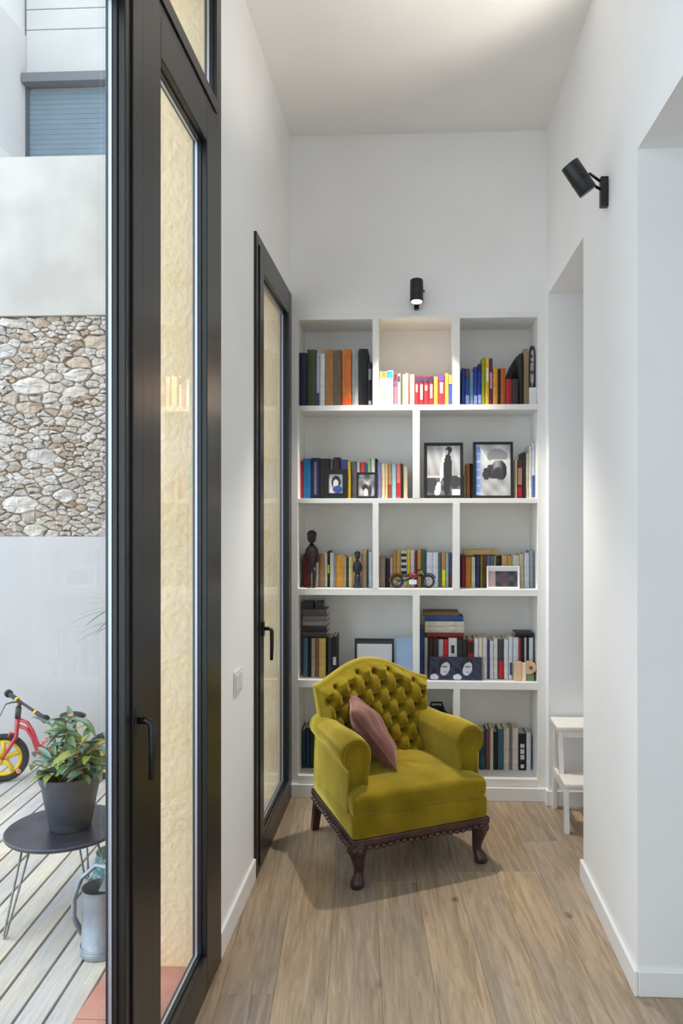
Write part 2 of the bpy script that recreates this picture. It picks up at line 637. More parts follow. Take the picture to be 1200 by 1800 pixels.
added_window('added_window_side', 'dark framed window added for daylight in the far wall of the side room', (XS + 0.05, 0.75, 0.8), PI / 2, 1.5, 1.9)  # invented opening that lets sky light into the side room
added_window('added_window_rear', 'dark framed window added for daylight in the wall behind the viewer', ((RX0 + RX1) / 2, REAR - 0.06, RZ0), 0, RX1 - RX0, RZ1 - RZ0)  # unseen window, put in to brighten back wall, ceiling and jamb


# ---- skirting boards
def skirting(name, segs, label, h=0.085):
    b = MB()
    for (x0, x1, y0, y1) in segs:
        b.box(x0, x1, y0, y1, 0, h)
    o = b.build(name, M_BASE, bevel=0.004)
    return tag(o, label, 'baseboard', kind='structure')


skirting('baseboard_left', [(XL, XL + 0.013, YA + 0.005, YB - 0.012)], 'white skirting board at the foot of the wall between the glazed doors', 0.095)
skirting('baseboard_right', [(XR - 0.014, XR, P_N - 0.014, P_F + 0.014), (XR, XRO + 0.014, P_N - 0.014, P_N), (XR, XRO + 0.014, P_F, P_F + 0.014)],
         'white skirting board wrapping the pier on the right')
skirting('baseboard_back', [(XR + 0.0, XS, J_F - 0.014, J_F), (XR - 0.016, XR, J_F - 0.014, D - 0.024)],
         'white skirting board behind the step stool')


# ================================================================== GLAZED DOORS
FX0, FX1 = XL - 0.032, XL + 0.012       # frame depth


def sash(root, y0, y1, z0, z1, stile, rail_b, rail_t, x0=FX0, x1=FX1 + 0.006, stile1=None):
    """rectangular glazed leaf: two stiles, two rails, beads, spacer and double glazing (world x/y/z, root at origin)"""
    MB().box(x0, x1, y0, y0 + stile, z0, z1).build('stile', M_ALU, root, bevel=0.003)
    s1 = stile1 or stile
    MB().box(x0, x1, y1 - s1, y1, z0, z1).build('stile', M_ALU, root, bevel=0.003)
    MB().box(x0, x1, y0 + stile, y1 - s1, z0, z0 + rail_b).build('rail', M_ALU, root, bevel=0.003)
    MB().box(x0, x1, y0 + stile, y1 - s1, z1 - rail_t, z1).build('rail', M_ALU, root, bevel=0.003)
    glaze(root, y0 + stile, y1 - s1, z0 + rail_b, z1 - rail_t)


def glaze(root, a, b, c, d):
    t = 0.006
    g = MB()     # slim bead between glass and leaf
    for (p, q, r, s) in ((a, a + t, c, d), (b - t, b, c, d), (a + t, b - t, c, c + t), (a + t, b - t, d - t, d)):
        g.box(XL - 0.011, XL - 0.001, p, q, r, s)
    g.build('glazing_bead', M_ALU, root)
    g = MB()
    for (p, q, r, s) in ((a, a + t, c, d), (b - t, b, c, d), (a + t, b - t, c, c + t), (a + t, b - t, d - t, d)):
        g.box(XL - 0.0215, XL - 0.0135, p, q, r, s)
    g.build('spacer', M_SPACER, root)
    for x in (XL - 0.0125, XL - 0.0225):
        MB().add([(x, a, c), (x, b, c), (x, b, d), (x, a, d)], [(0, 1, 2, 3)]).build('glass_pane', M_GLASS, root)


def lever(root, y, z, side=1):
    h = MB().box(XL + 0.018, XL + 0.028, y - 0.014, y + 0.014, z - 0.034, z + 0.034).build('handle_plate', M_BLACK, root, bevel=0.004)
    b = MB()
    b.tube([(XL + 0.026, y, z), (XL + 0.05, y, z), (XL + 0.058, y, z - 0.004), (XL + 0.062, y, z - 0.014), (XL + 0.062, y, z - 0.07), (XL + 0.06, y, z - 0.142)],
           [0.0085, 0.0085, 0.009, 0.0095, 0.0085, 0.0075], 10)
    b.build('lever', M_BLACK, h, smooth=True)


# far door next to the bookcase
d1 = thing('door_1', 'narrow dark aluminium glazed door beside the bookcase', 'door', kind='structure')
fw = 0.042
MB().box(FX0, FX1, YB, YB + fw, 0, DOOR_T).build('jamb', M_ALU, d1, bevel=0.002)
MB().box(FX0, FX1, YBE - fw, YBE, 0, DOOR_T).build('jamb', M_ALU, d1, bevel=0.002)
MB().box(FX0, FX1, YB + fw, YBE - fw, DOOR_T - fw, DOOR_T).build('head', M_ALU, d1, bevel=0.002)
MB().box(FX0, FX1, YB + fw, YBE - fw, 0, 0.03).build('threshold', M_ALU, d1, bevel=0.002)
MB().box(FX0 + 0.004, FX1 - 0.01, YB + fw, YB + fw + 0.012, 0.03, DOOR_T - fw).build('gasket', M_GASK, d1)
sash(d1, YB + fw + 0.011, YBE - fw - 0.004, 0.033, DOOR_T - fw - 0.004, 0.085, 0.105, 0.1)
lever(d1, YB + fw + 0.055, 1.085)

# double door in the foreground: fixed frame, two leaves, transom
ZT0, ZT1 = 2.95, 3.055
Y_M = 1.800                       # meeting line of the two leaves
Y_S = 1.02                        # near post
fr = thing('window_1', 'dark aluminium frame and transom glazing over the foreground double door', 'window', kind='structure')
MB().box(FX0, FX1, YA - 0.062, YA, 0, 3.58).build('post', M_ALU, fr, bevel=0.002)
MB().box(FX0, FX1, Y_S - 0.05, Y_S + 0.05, 0, 3.58).build('post', M_ALU, fr, bevel=0.002)
MB().box(FX0, FX1, -1.15, -1.08, 0, 3.58).build('post', M_ALU, fr, bevel=0.002)
MB().box(FX0, FX1, Y_S + 0.05, YA - 0.062, ZT0 + 0.004, ZT1).build('transom_bar', M_ALU, fr, bevel=0.002)
MB().box(FX1, FX1 + 0.006, Y_S + 0.05, YA - 0.07, ZT0 + 0.05, ZT1 - 0.012).build('transom_trim', M_ALU, fr, bevel=0.002)
MB().box(FX0, FX1, Y_S + 0.05, YA - 0.062, 3.51, 3.58).build('head', M_ALU, fr, bevel=0.002)
MB().box(FX0, FX1, Y_S + 0.05, YA - 0.062, 0, 0.022).build('threshold', M_ALU, fr, bevel=0.002)
MB().box(FX0, FX1, -1.08, Y_S - 0.05, 3.51, 3.58).build('head', M_ALU, fr, bevel=0.002)
MB().box(FX0, FX1, -1.08, Y_S - 0.05, 0, 0.1).build('threshold', M_ALU, fr, bevel=0.002)
glaze(fr, Y_S + 0.05, YA - 0.062, ZT1, 3.51)
glaze(fr, -1.08, Y_S - 0.05, 0.1, 3.51)

d2 = thing('door_2', 'dark aluminium glazed door leaf with lever handle in the foreground', 'door', kind='structure')
sash(d2, Y_M, YA - 0.066, 0.025, ZT0, 0.216, 0.114, 0.112, stile1=0.142)
for (ya, yb, th) in ((Y_M - 0.004, Y_M + 0.066, 0.012), (Y_M + 0.072, Y_M + 0.138, 0.009), (Y_M + 0.143, Y_M + 0.212, 0.0065)):
    MB().box(FX1 + 0.004, FX1 + th, ya, yb, 0.03, ZT0 - 0.004).build('astragal', M_ALU, d2, bevel=0.002)
lever(d2, Y_M + 0.02, 1.097)
d3 = thing('door_3', 'dark aluminium glazed door leaf at the left edge looking onto the deck', 'door', kind='structure')
sash(d3, Y_S + 0.054, Y_M - 0.005, 0.025, ZT0, 0.112, 0.114, 0.112, stile1=0.032)

# switch plate on the left wall
p0, p1 = at_x(405, 1177, XL), at_x(427, 1219, XL)
sw = thing('light_switch', 'white double light switch on the wall between the glazed doors', 'switch', (XL, (p0.y + p1.y) / 2, (at_x(416, 1198, XL)).z))
MB().box(0.0005, 0.007, -0.06, 0.06, -0.046, 0.046).build('faceplate', M_PLASTIC, sw, bevel=0.002)
for s in (-1, 1):
    MB().box(0.007, 0.011, s * 0.029 - 0.024, s * 0.029 + 0.024, -0.034, 0.034).build('rocker', M_PLASTIC, sw, bevel=0.002)

# ================================================================== BOOKCASE
bc = thing('bookcase', 'white built-in bookcase with staggered compartments on the back wall', 'bookcase', (0, D, 0))
BD = 0.297                                   # depth


def bX(px):
    return at_y(px, 900, D).x


def bZ(py):
    return at_y(735, py, D).z


SH = [(711.5, 721), (876, 884.5), (1035.5, 1047), (1197.5, 1210.8), (1367, 1379)]     # shelf top / underside in px
ST = [bZ(a) for a, b in SH]
SU = [bZ(b) for a, b in SH]
TOPU = bZ(560)
xin0, xin1 = bX(523.5), bX(944.5)
MB().box(BX0, xin0, 0.0, BD, 0.0, BZT).build('side_panel', M_LACQ, bc, bevel=0.0015)
MB().box(xin1, BX1, 0.0, BD, 0.0, BZT).build('side_panel', M_LACQ, bc, bevel=0.0015)
MB().box(xin0, xin1, 0.0, BD, TOPU, BZT).build('top_panel', M_LACQ, bc, bevel=0.0015)
for k in range(5):
    MB().box(xin0, xin1, 0.0005, BD, SU[k], ST[k]).build('shelf', M_LACQ, bc, bevel=0.0015)
MB().box(xin0, xin1, BD - 0.012, BD, SU[4], TOPU).build('back_panel', M_LACQ, bc)
ROWZ = [(ST[0], TOPU), (ST[1], SU[0]), (ST[2], SU[1]), (ST[3], SU[2]), (ST[4], SU[3])]
DIV = [((654.5, 665), (795.5, 808)), ((725, 737.5),), ((654.5, 665), (796, 808)), ((725, 737.5),), ((654.5, 665), (797, 808.5))]
for r in range(5):
    for (a, b) in DIV[r]:
        MB().box(bX(a), bX(b), 0.0, BD - 0.012, ROWZ[r][0], ROWZ[r][1]).build('divider', M_LACQ, bc, bevel=0.0015)
MB().box(xin0, xin1, 0.004, 0.02, 0.0, SU[4]).build('kick_panel', M_LACQ, bc)
MB().box(XL + 0.002, BX1, -0.02, -0.001, 0.0, bZ(1380.5)).build('plinth_board', M_BASE, bc, bevel=0.003)

# ================================================================== BOOKS
BOOKM = {}


def cover_mat(c):
    key = tuple(c)
    if key not in BOOKM:
        k = tuple(max(0, int(v * 0.88)) for v in c)
        BOOKM[key] = pmat('cover_%d_%d_%d' % key, c, k, 30, rough=0.5, spec=0.4)
    return BOOKM[key]


CN = {}
ORD = ['first', 'second', 'third', 'fourth', 'fifth', 'sixth', 'seventh', 'eighth', 'ninth', 'tenth', 'eleventh', 'twelfth', 'thirteenth',
      'fourteenth', 'fifteenth', 'sixteenth', 'seventeenth', 'eighteenth', 'nineteenth', 'twentieth', 'twenty-first', 'twenty-second',
      'twenty-third', 'twenty-fourth', 'twenty-fifth', 'twenty-sixth']


def colour_name(c):
    r, g, b = c
    mx, mn = max(c), min(c)
    if mx - mn < 26:
        return 'black' if mx < 60 else 'dark grey' if mx < 115 else 'grey' if mx < 185 else 'white'
    h = {True: 0}.get(mx == r and g == b, None)
    import colorsys
    hh, ss, vv = colorsys.rgb_to_hsv(r / 255, g / 255, b / 255)
    hh *= 360
    if vv > 0.8 and ss < 0.25:
        return 'cream' if 20 < hh < 80 else 'pale blue' if 160 < hh < 260 else 'pale pink'
    if hh < 14 or hh > 335:
        return 'dark red' if vv < 0.55 else 'red' if ss > 0.55 else 'pink'
    if hh < 42:
        return 'dark brown' if vv < 0.4 else 'brown' if vv < 0.66 else 'orange' if ss > 0.55 else 'beige'
    if hh < 66:
        return 'olive' if vv < 0.6 else 'yellow' if ss > 0.45 else 'cream'
    if hh < 165:
        return 'dark green' if vv < 0.5 else 'green'
    if hh < 200:
        return 'teal'
    if hh < 255:
        return 'navy blue' if vv < 0.45 else 'blue'
    return 'purple'


def book_mesh(w, d, h, t=0.0024):
    """cover: spine towards -y with a slight round, two boards; local origin bottom centre of the spine"""
    x = w / 2
    t = min(t, w * 0.3)
    b = MB()
    r = min(0.005, w * 0.22)
    out = [(-x, d), (-x, r), (-x * 0.55, 0.0012), (0, 0), (x * 0.55, 0.0012), (x, r), (x, d)]
    inn = [(x - t, d), (x - t, r + t), (-x + t, r + t), (-x + t, d)]
    poly = out + inn
    n = len(poly)
    vs = [(p[0], p[1], 0) for p in poly] + [(p[0], p[1], h) for p in poly]
    fs = []
    for i in range(n):
        j = (i + 1) % n
        fs.append((i, j, n + j, n + i))
    # caps as quads strip: boards and spine
    caps = [(0, 1, 9, 10), (1, 2, 3, 4, 5, 8, 9), (5, 6, 7, 8)]
    for c in caps:
        fs.append(tuple(reversed(c)))
        fs.append(tuple(n + k for k in c))
    return b.add(vs, fs)


SHELF_NAMES = {}


def put_book(px0, px1, ytop, c, row, comp, idx, setback=0.06, bands=(), depth=None, extra='', lean=0.0, depth_max=0.2):
    shelf_z = ST[row]
    Yf = D + setback
    x0, x1 = at_y(px0, 900, Yf).x, at_y(px1, 900, Yf).x
    cs = [xin0] + [v for a, b in DIV[row] for v in (bX(a), bX(b))] + [xin1]
    mid = (x0 + x1) / 2
    for a, b in zip(cs[::2], cs[1::2]):
        if a - 0.02 < mid < b + 0.02:
            x0, x1 = max(x0, a + 0.001), min(x1, b - 0.001)
    z1 = at_y((px0 + px1) / 2, ytop, Yf).z
    w = max(0.004, x1 - x0 - 0.0008)
    h = z1 - shelf_z - 0.0006
    d = depth or min(depth_max, max(0.1, h * 0.68), BD - setback - 0.016)
    cm = cover_mat(c)
    o = book_mesh(w, d, h).build('book', cm, None, loc=((x0 + x1) / 2, Yf, shelf_z + 0.0006), angle=35)
    if lean:
        o.rotation_euler = (0, lean, 0)
    pages = MB().box(-w / 2 + min(0.0025, w * .3) * 1.02, w / 2 - min(0.0025, w * .3) * 1.02, 0.009, d - 0.004, 0.003, h - 0.003)
    pages.build('pages', M_PAPER, o)
    for (a, b2, bcol, *wid) in bands:
        f = wid[0] if wid else 1.0
        x = w / 2 * 0.82 * f
        bb = MB().box(-x, x, -0.0006, 0.004, h * a, h * b2)
        bb.build('spine_label', cover_mat(bcol), o)
    nm = colour_name(c)
    size = 'tall' if h > 0.24 else 'small' if h < 0.17 else ''
    width = 'thin' if w < 0.0125 else 'thick' if w > 0.036 else ''
    adj = ' '.join(v for v in (size, width, nm) if v)
    lab = '%s book%s, %s from the left %s' % (adj, extra, ORD[idx], comp)
    tag(o, lab, 'book', 'books %s' % comp)
    return o


def put_row(lst, shelf, comp, setback=0.06, start=0):
    for i, b in enumerate(lst):
        px0, px1, yt, c = b[:4]
        opts = b[4] if len(b) > 4 else {}
        sb = opts.get('sb', setback)
        put_book(px0, px1, yt, c, shelf, comp, i + start, sb, opts.get('bands', ()), extra=opts.get('x', ''), lean=opts.get('lean', 0.0))


WH, CR, BK = (226, 226, 226), (226, 214, 188), (26, 25, 28)
NV, RD, YE, OR = (24, 30, 62), (170, 28, 34), (222, 186, 40), (206, 118, 44)

put_row([
    (524, 538.5, 620, (20, 28, 58)), (539.5, 555.5, 614.5, (66, 82, 48)), (556, 561.3, 620, (190, 182, 214), {'bands': ((0.0, .25, (60, 54, 120)),)}),
    (561.8, 570.6, 622, (222, 223, 222)), (571, 586, 615, (168, 116, 62)), (586.5, 600, 615, (108, 88, 68)),
    (601, 617.5, 614, (206, 112, 44), {'bands': ((0.02, .14, (222, 92, 30)),)}), (618.5, 629.5, 616, (158, 160, 156)), (630, 646, 613, (30, 29, 31)),
    (646.6, 653, 637, (34, 26, 26), {'bands': ((.6, .85, (150, 152, 156)), (.03, .12, (220, 220, 220)))})],
    0, 'in the top left compartment', 0.04)
CRW = (244, 236, 214)
put_row([
    (666.5, 672, 653, CRW, {'bands': ((.82, .97, (228, 182, 40)),)}), (672.4, 679.5, 653, (246, 230, 204), {'bands': ((.84, .98, (226, 140, 60)), (.2, .4, (236, 200, 120)))}),
    (680, 691, 651, (236, 240, 238), {'bands': ((.8, .98, (40, 150, 170)),)}), (692, 698.5, 656, (190, 88, 104), {'bands': ((.78, .98, (92, 30, 34)), (.62, .76, (82, 70, 120)))}),
    (699, 703.6, 657, (240, 238, 232), {'bands': ((.75, .93, (40, 38, 36)),)}), (704, 707, 662, (66, 76, 52)), (707.4, 712.4, 658, (216, 218, 128)),
    (712.8, 717, 656, (240, 226, 204)), (717.3, 720, 660, (146, 62, 36)), (720.4, 728, 658, (214, 192, 156)),
    (728.4, 736, 660, (128, 22, 32), {'bands': ((.78, .97, (28, 30, 66)), (.45, .7, (200, 170, 160), .5))}), (736.4, 744.4, 660, (122, 20, 30), {'bands': ((.78, .97, (26, 28, 60)), (.2, .7, (226, 216, 204), .6))}),
    (744.8, 753, 660, (136, 26, 36), {'bands': ((.78, .97, (28, 30, 66)), (.5, .68, (214, 180, 160), .6))}), (753.4, 762, 660, (124, 22, 34), {'bands': ((.78, .97, (26, 28, 62)), (.25, .7, (222, 214, 206), .5))}),
    (762.6, 769, 662, (226, 180, 52)), (769.6, 781.6, 658, (140, 28, 34), {'bands': ((.8, .98, (70, 64, 140)), (.4, .74, (232, 220, 206), .5))}),
    (782, 788, 656, (232, 196, 48)), (788.4, 794, 658, (36, 60, 130), {'bands': ((.7, .98, (230, 200, 60)),)})],
    0, 'in the brightly lit top middle compartment', 0.045)
put_row([
    (811, 817, 647, (34, 62, 140)), (817.4, 825, 648, (38, 72, 158), {'bands': ((.78, .95, (120, 62, 60)), (.05, .28, (150, 160, 210)))}),
    (825.4, 831.4, 652, (116, 160, 178)), (832, 839, 645, (30, 62, 150), {'bands': ((.05, .26, (140, 150, 206)),)}), (839.4, 846, 640, (28, 56, 150), {'bands': ((.05, .26, (140, 150, 206)), (.82, .98, (44, 26, 76)))}),
    (846.4, 852.8, 628.6, (152, 164, 32)), (853.2, 859.4, 628.6, (228, 186, 56), {'bands': ((.5, .78, (236, 230, 214), .8),)}), (860, 865.4, 630, (92, 30, 84), {'bands': ((.36, .7, (206, 136, 168)),)}),
    (866, 874.8, 647, (222, 154, 50)), (875.2, 879, 648, (26, 22, 22)), (879.4, 888.4, 647, (188, 92, 34)),
    (889, 899.4, 666, (172, 34, 44)), (900, 911, 666, (62, 40, 42))],
    0, 'in the top right compartment', 0.05)
put_row([
    (526.5, 531.6, 811, (168, 22, 44)), (532.4, 546, 806, (20, 104, 158)), (546.8, 561.4, 805, (34, 36, 74), {'bands': ((.1, .9, (120, 118, 150), .35),)}), (562, 579, 806, (36, 36, 40)),
    (580, 585, 807, (96, 92, 88)), (585.6, 597, 804, (62, 40, 38)), (598.6, 610, 808, (72, 76, 150)), (610.4, 616, 811, (222, 190, 44)), (617, 626.6, 811, (104, 102, 104)), (627, 632, 812, (206, 200, 198)),
    (633, 641.6, 812, (206, 74, 62)), (642, 645.4, 814, (44, 104, 160)), (645.8, 651.4, 806, (150, 190, 140)), (652, 658.6, 806, (224, 224, 218)), (659, 662.6, 806, (24, 22, 26)),
    (663, 669.4, 813, (134, 138, 186)), (670, 676, 815, (226, 208, 178)), (676.4, 681, 815, (228, 196, 150)), (681.4, 688, 815, (176, 132, 76), {'bands': ((.02, .4, (150, 62, 40)),)}),
    (688.4, 695.8, 816, (150, 196, 214)), (696.6, 704, 815, (216, 110, 104), {'bands': ((.05, .45, (206, 30, 36)),)}), (704.4, 707.6, 815, (30, 28, 28)), (709, 716, 820, (190, 182, 150))],
    1, 'in the second-row left compartment', 0.085)
put_row([
    (814.6, 819, 835, (150, 146, 132), {'sb': 0.13}), (819.6, 826, 815, (200, 122, 54), {'sb': 0.13}), (826.6, 834, 815, (36, 40, 54), {'sb': 0.13}),
    (904.4, 908.6, 809, (222, 208, 180)), (909, 918, 809, (96, 44, 36), {'bands': ((.05, .3, (196, 22, 34)), (.36, .8, (190, 150, 110)))}),
    (918.4, 924, 795, (36, 32, 62)), (924.4, 929, 797, (212, 200, 160)), (929.4, 934, 784, (222, 224, 226)), (934.4, 943.4, 780, (216, 222, 230), {'bands': ((.02, .42, (62, 88, 152)),)})],
    1, 'in the second-row right compartment', 0.08)
put_row([
    (532.6, 541, 974, (112, 22, 30)), (541.6, 549, 977, (196, 180, 158)), (549.6, 559.6, 975, (206, 196, 178)), (560, 570, 975, (176, 136, 92)), (570.4, 575, 972, (222, 210, 184)),
    (575.4, 579.2, 969, (30, 30, 28), {'bands': ((.38, .62, (190, 204, 40)),)}), (579.6, 586.4, 972, (214, 216, 196)), (586.8, 590, 976, (170, 160, 172)),
    (590.4, 605, 976, (222, 160, 56)), (605.4, 607.8, 978, (224, 212, 190)), (608.2, 612, 980, (38, 66, 62)), (612.4, 620, 979, (226, 204, 148)), (620.6, 627, 976, (220, 186, 70)), (627.6, 635.6, 974, (196, 170, 140)),
    (636.2, 644, 967, (214, 176, 138)), (644.4, 647, 970, (58, 104, 108)), (647.4, 653.6, 970, (220, 224, 228))],
    2, 'in the third-row left compartment', 0.09)
put_row([
    (666.4, 677, 979, (164, 144, 124)), (677.8, 684.6, 982, (40, 36, 56)), (685.2, 690, 980, (218, 196, 170)), (690.4, 696.4, 968, (196, 162, 96)), (696.8, 703.4, 968, (212, 176, 96)),
    (704, 715, 968, (216, 214, 208), {'bands': ((.84, .92, BK), (.68, .76, BK), (.52, .6, BK), (.36, .44, BK))}), (715.4, 720.8, 965, (226, 204, 38)), (721.2, 728.4, 967, (224, 200, 214)),
    (729, 733, 968, (84, 50, 34)), (733.4, 740, 967, (204, 138, 62)), (740.6, 749, 966, (50, 84, 70)), (749.6, 760, 971, (222, 224, 236)), (760.4, 770, 971, (216, 222, 232)),
    (770.6, 775.6, 972, (74, 104, 84)), (776, 783, 972, (206, 132, 92), {'bands': ((.02, .5, (228, 222, 40)),)}), (783.4, 788, 972, (150, 196, 160)), (788.4, 795, 972, (66, 60, 124), {'bands': ((.05, .4, (110, 20, 40)),)})],
    2, 'in the third-row middle compartment', 0.11)
put_row([
    (810.6, 817.4, 976, (112, 16, 34)), (818, 827.6, 979, (196, 122, 26)), (828.2, 835, 979, (206, 214, 184)), (836, 843.4, 976, (40, 50, 96)), (844, 848.8, 976, (122, 126, 44)), (849.4, 855, 976, (118, 54, 38)),
    (855.6, 861.6, 976, (104, 110, 134)), (862.2, 867, 977, (56, 126, 160)), (867.6, 872, 977, (182, 140, 96)), (872.6, 881, 977, (24, 20, 22)), (881.6, 891, 977, (204, 166, 104)), (891.6, 900, 977, (186, 156, 92)),
    (900.6, 912, 976, (208, 202, 190)), (912.6, 920.4, 974, (206, 190, 162)), (921, 930, 972, (206, 214, 224)), (930.6, 938, 968, (150, 164, 170))],
    2, 'in the third-row right compartment', 0.1)
put_row([
    (532, 541, 1121, (66, 110, 124)), (541.6, 546, 1123, (26, 26, 28)), (546.6, 553.6, 1122, (178, 172, 164)), (554.2, 559.4, 1121, (150, 96, 52)), (560, 572, 1122, (214, 180, 100)),
    (576, 584, 1121, (52, 50, 56)), (584.4, 591, 1119, (28, 27, 30), {'bands': ((.3, .5, (210, 210, 214)),)})],
    3, 'in the fourth-row left compartment', 0.08)
put_row([
    (738, 744, 1106, (40, 66, 130)), (745.6, 751.6, 1121, (180, 176, 170)), (752.2, 760.6, 1121.5, (52, 34, 34)), (761, 770, 1121.5, (60, 42, 40)), (770.6, 779, 1124, (186, 186, 190)), (779.6, 787.4, 1124, (206, 26, 28)),
    (788, 803, 1121.5, (220, 220, 218), {'bands': ((.62, .82, (44, 42, 46), .45),)}), (803.6, 813, 1124, (40, 46, 36)), (813.4, 822, 1124, (30, 38, 30)), (822.6, 832.6, 1125, (172, 30, 36), {'bands': ((.65, .95, (36, 26, 26)),)}),
    (833.2, 841, 1122, (228, 224, 230)), (841.6, 848, 1121, (224, 216, 190)), (848.6, 856, 1121, (226, 214, 216)), (856.4, 860, 1128, (62, 66, 110)), (860.6, 867, 1127, (220, 222, 230)), (867.6, 874.6, 1122, (218, 214, 204)),
    (875.4, 885, 1124, (66, 66, 66), {'bands': ((.03, .45, (204, 24, 40)),)}), (885.6, 893.6, 1124, (224, 226, 230)), (894.2, 901, 1120, (222, 224, 230), {'bands': ((.1, .4, (56, 66, 104), .7),)}), (901.6, 911.4, 1121, (218, 220, 228)),
    (912, 914.8, 1121, (190, 44, 60)), (915.2, 921, 1121, (24, 20, 22)), (921.4, 925.2, 1121, (200, 196, 200)), (925.6, 929, 1121, (28, 20, 24)), (929.4, 937, 1121, (206, 216, 222))],
    3, 'in the fourth-row right compartment', 0.075)
put_row([
    (815, 821, 1288, (150, 60, 50)), (821.6, 828.6, 1286, (40, 46, 60)), (829.2, 835.4, 1290, (198, 190, 170)), (836, 842, 1298, (204, 178, 104)), (842.6, 853, 1286, (44, 58, 92), {'bands': ((.02, .35, (30, 90, 84)),)}),
    (853.6, 860, 1282, (122, 76, 84)), (860.6, 867, 1281, (216, 204, 176)), (867.6, 874, 1287, (24, 26, 34)), (874.6, 884.4, 1282, (62, 108, 120)), (885, 895, 1281, (222, 210, 196)),
    (895.4, 899.6, 1281, (130, 120, 124)), (900, 910.8, 1280, (226, 216, 204)), (911.6, 924, 1290, (28, 28, 36), {'bands': ((.62, .72, (230, 230, 230), .7), (.45, .58, (230, 230, 230), .7), (.3, .42, (220, 220, 224), .7), (.06, .16, (230, 230, 230), .6))}),
    (925, 933, 1289, (226, 228, 236))],
    4, 'in the bottom right compartment', 0.15)
put_row([(530, 536.4, 1283, (22, 60, 56)), (537, 543.4, 1280, (30, 52, 92)), (544, 552, 1284, (40, 66, 40))], 4, 'in the bottom left compartment', 0.13)


# books lying flat
def flat_book(px0, px1, z0, y1, c, label, setback=0.06, depth=0.15, pages=True, nm='book', cat='book'):
    Yf = D + setback
    x0, x1 = at_y(px0, 900, Yf).x, at_y(px1, 900, Yf).x
    z1 = at_y((px0 + px1) / 2, y1, Yf).z
    h = max(0.004, z1 - z0 - 0.0006)
    o = book_mesh(h, depth, x1 - x0).xform(Matrix.Rotation(PI / 2, 4, 'Y')).xform(Matrix.Translation((-(x1 - x0) / 2, 0, h / 2)))
    o = o.build(nm, cover_mat(c), None, loc=((x0 + x1) / 2, Yf, z0 + 0.0006), angle=35)
    MB().box(-(x1 - x0) / 2 + 0.004, (x1 - x0) / 2 - 0.004, 0.008, depth - 0.004, min(0.0024, h * .3), h - min(0.0024, h * .3)).build('pages', M_PAPER, o)
    tag(o, label, cat, 'books lying flat in the bookcase')
    return z0 + 0.0006 + h


z = at_y(780, 1121, D + 0.075).z + 0.0008
for (a, b, y1, c, lab) in ((750, 815, 1112.5, (128, 38, 34), 'dark red book at the bottom of the flat stack in the fourth row'),
                          (747, 816, 1102, (214, 206, 186), 'cream book second from the bottom of the flat stack in the fourth row'),
                          (747, 815, 1092.5, (222, 212, 192), 'cream book in the middle of the flat stack in the fourth row'),
                          (746, 814, 1083.5, (44, 82, 142), 'blue book second from the top of the flat stack in the fourth row'),
                          (743, 806, 1076, (124, 98, 62), 'brown book on top of the flat stack in the fourth row')):
    z = flat_book(a, b, z, y1, c, lab, 0.075, 0.14)
z = at_y(845, 975.5, D + 0.1).z + 0.0008
flat_book(815, 874, z, 966.5, (196, 166, 104), 'ochre book lying flat across the third-row right books', 0.1, 0.13)
z = at_y(922, 1119.5, D + 0.075).z + 0.0008
flat_book(905, 937.5, z, 1113, (26, 26, 28), 'black book lying flat on the white books beside the wooden toy', 0.075, 0.13)
z = at_y(552, 1120.5, D + 0.08).z + 0.0008
for (a, b, y1, c, lab) in ((531, 574, 1111, (70, 64, 62), 'dark grey case at the bottom of the stack above the teal book'),
                          (531, 574, 1100.5, (48, 46, 48), 'charcoal case second in the stack above the teal book'),
                          (531, 574, 1092.5, (150, 140, 134), 'light grey case third in the stack above the teal book'),
                          (532, 574, 1083.5, (128, 118, 124), 'mauve grey case fourth in the stack above the teal book'),
                          (531, 574, 1071, (92, 86, 84), 'grey case fifth in the stack above the teal book')):
    z = flat_book(a, b, z, y1, c, lab, 0.08, 0.13, nm='disc_case', cat='case')
for (a, b, lab) in ((532, 550.5, 'left of two small black boxes on top of the grey case stack'), (553, 567, 'right of two small black boxes on top of the grey case stack')):
    x0, x1 = at_y(a, 900, D + 0.08).x, at_y(b, 900, D + 0.08).x
    hb = at_y(550, 1058, D + 0.08).z - z
    o = MB().box(-(x1 - x0) / 2, (x1 - x0) / 2, 0, 0.1, 0, hb).build('small_box', M_BLACK, None, bevel=0.002, loc=((x0 + x1) / 2, D + 0.08, z + 0.0006))
    MB().box(-(x1 - x0) / 2 + 0.004, (x1 - x0) / 2 - 0.004, -0.0006, 0.002, hb * 0.62, hb * 0.68).build('lid_seam', pmat('seam_grey', (80, 80, 84)), o)
    tag(o, lab, 'box')


# ------------------------------------------------------------------ flat prints painted as vertex colour
def print_grid(name, w, h, nx, ny, fn, parent, loc, rot=None):
    vs, fs, cols = [], [], []
    for j in range(ny + 1):
        for i in range(nx + 1):
            vs.append((-w / 2 + w * i / nx, 0, h * j / ny))
    for j in range(ny):
        for i in range(nx):
            a = j * (nx + 1) + i
            fs.append((a, a + 1, a + nx + 2, a + nx + 1))
            cols.append(fn((i + 0.5) / nx, (j + 0.5) / ny))
    me = bpy.data.meshes.new(name)
    me.from_pydata(vs, [], fs)
    at = me.color_attributes.new('print', 'BYTE_COLOR', 'CORNER')
    k = 0
    for fi in range(len(fs)):
        c = lin(cols[fi])
        for _ in range(4):
            at.data[k].color = c
            k += 1
    return link(name, me, print_mat('photo_print'), parent, loc=loc, rot=rot)


def ell(u, v, cx, cy, rx, ry, rot=0.0):
    x, y = u - cx, v - cy
    c, s = math.cos(rot), math.sin(rot)
    return ((x * c + y * s) / rx) ** 2 + ((-x * s + y * c) / ry) ** 2 < 1


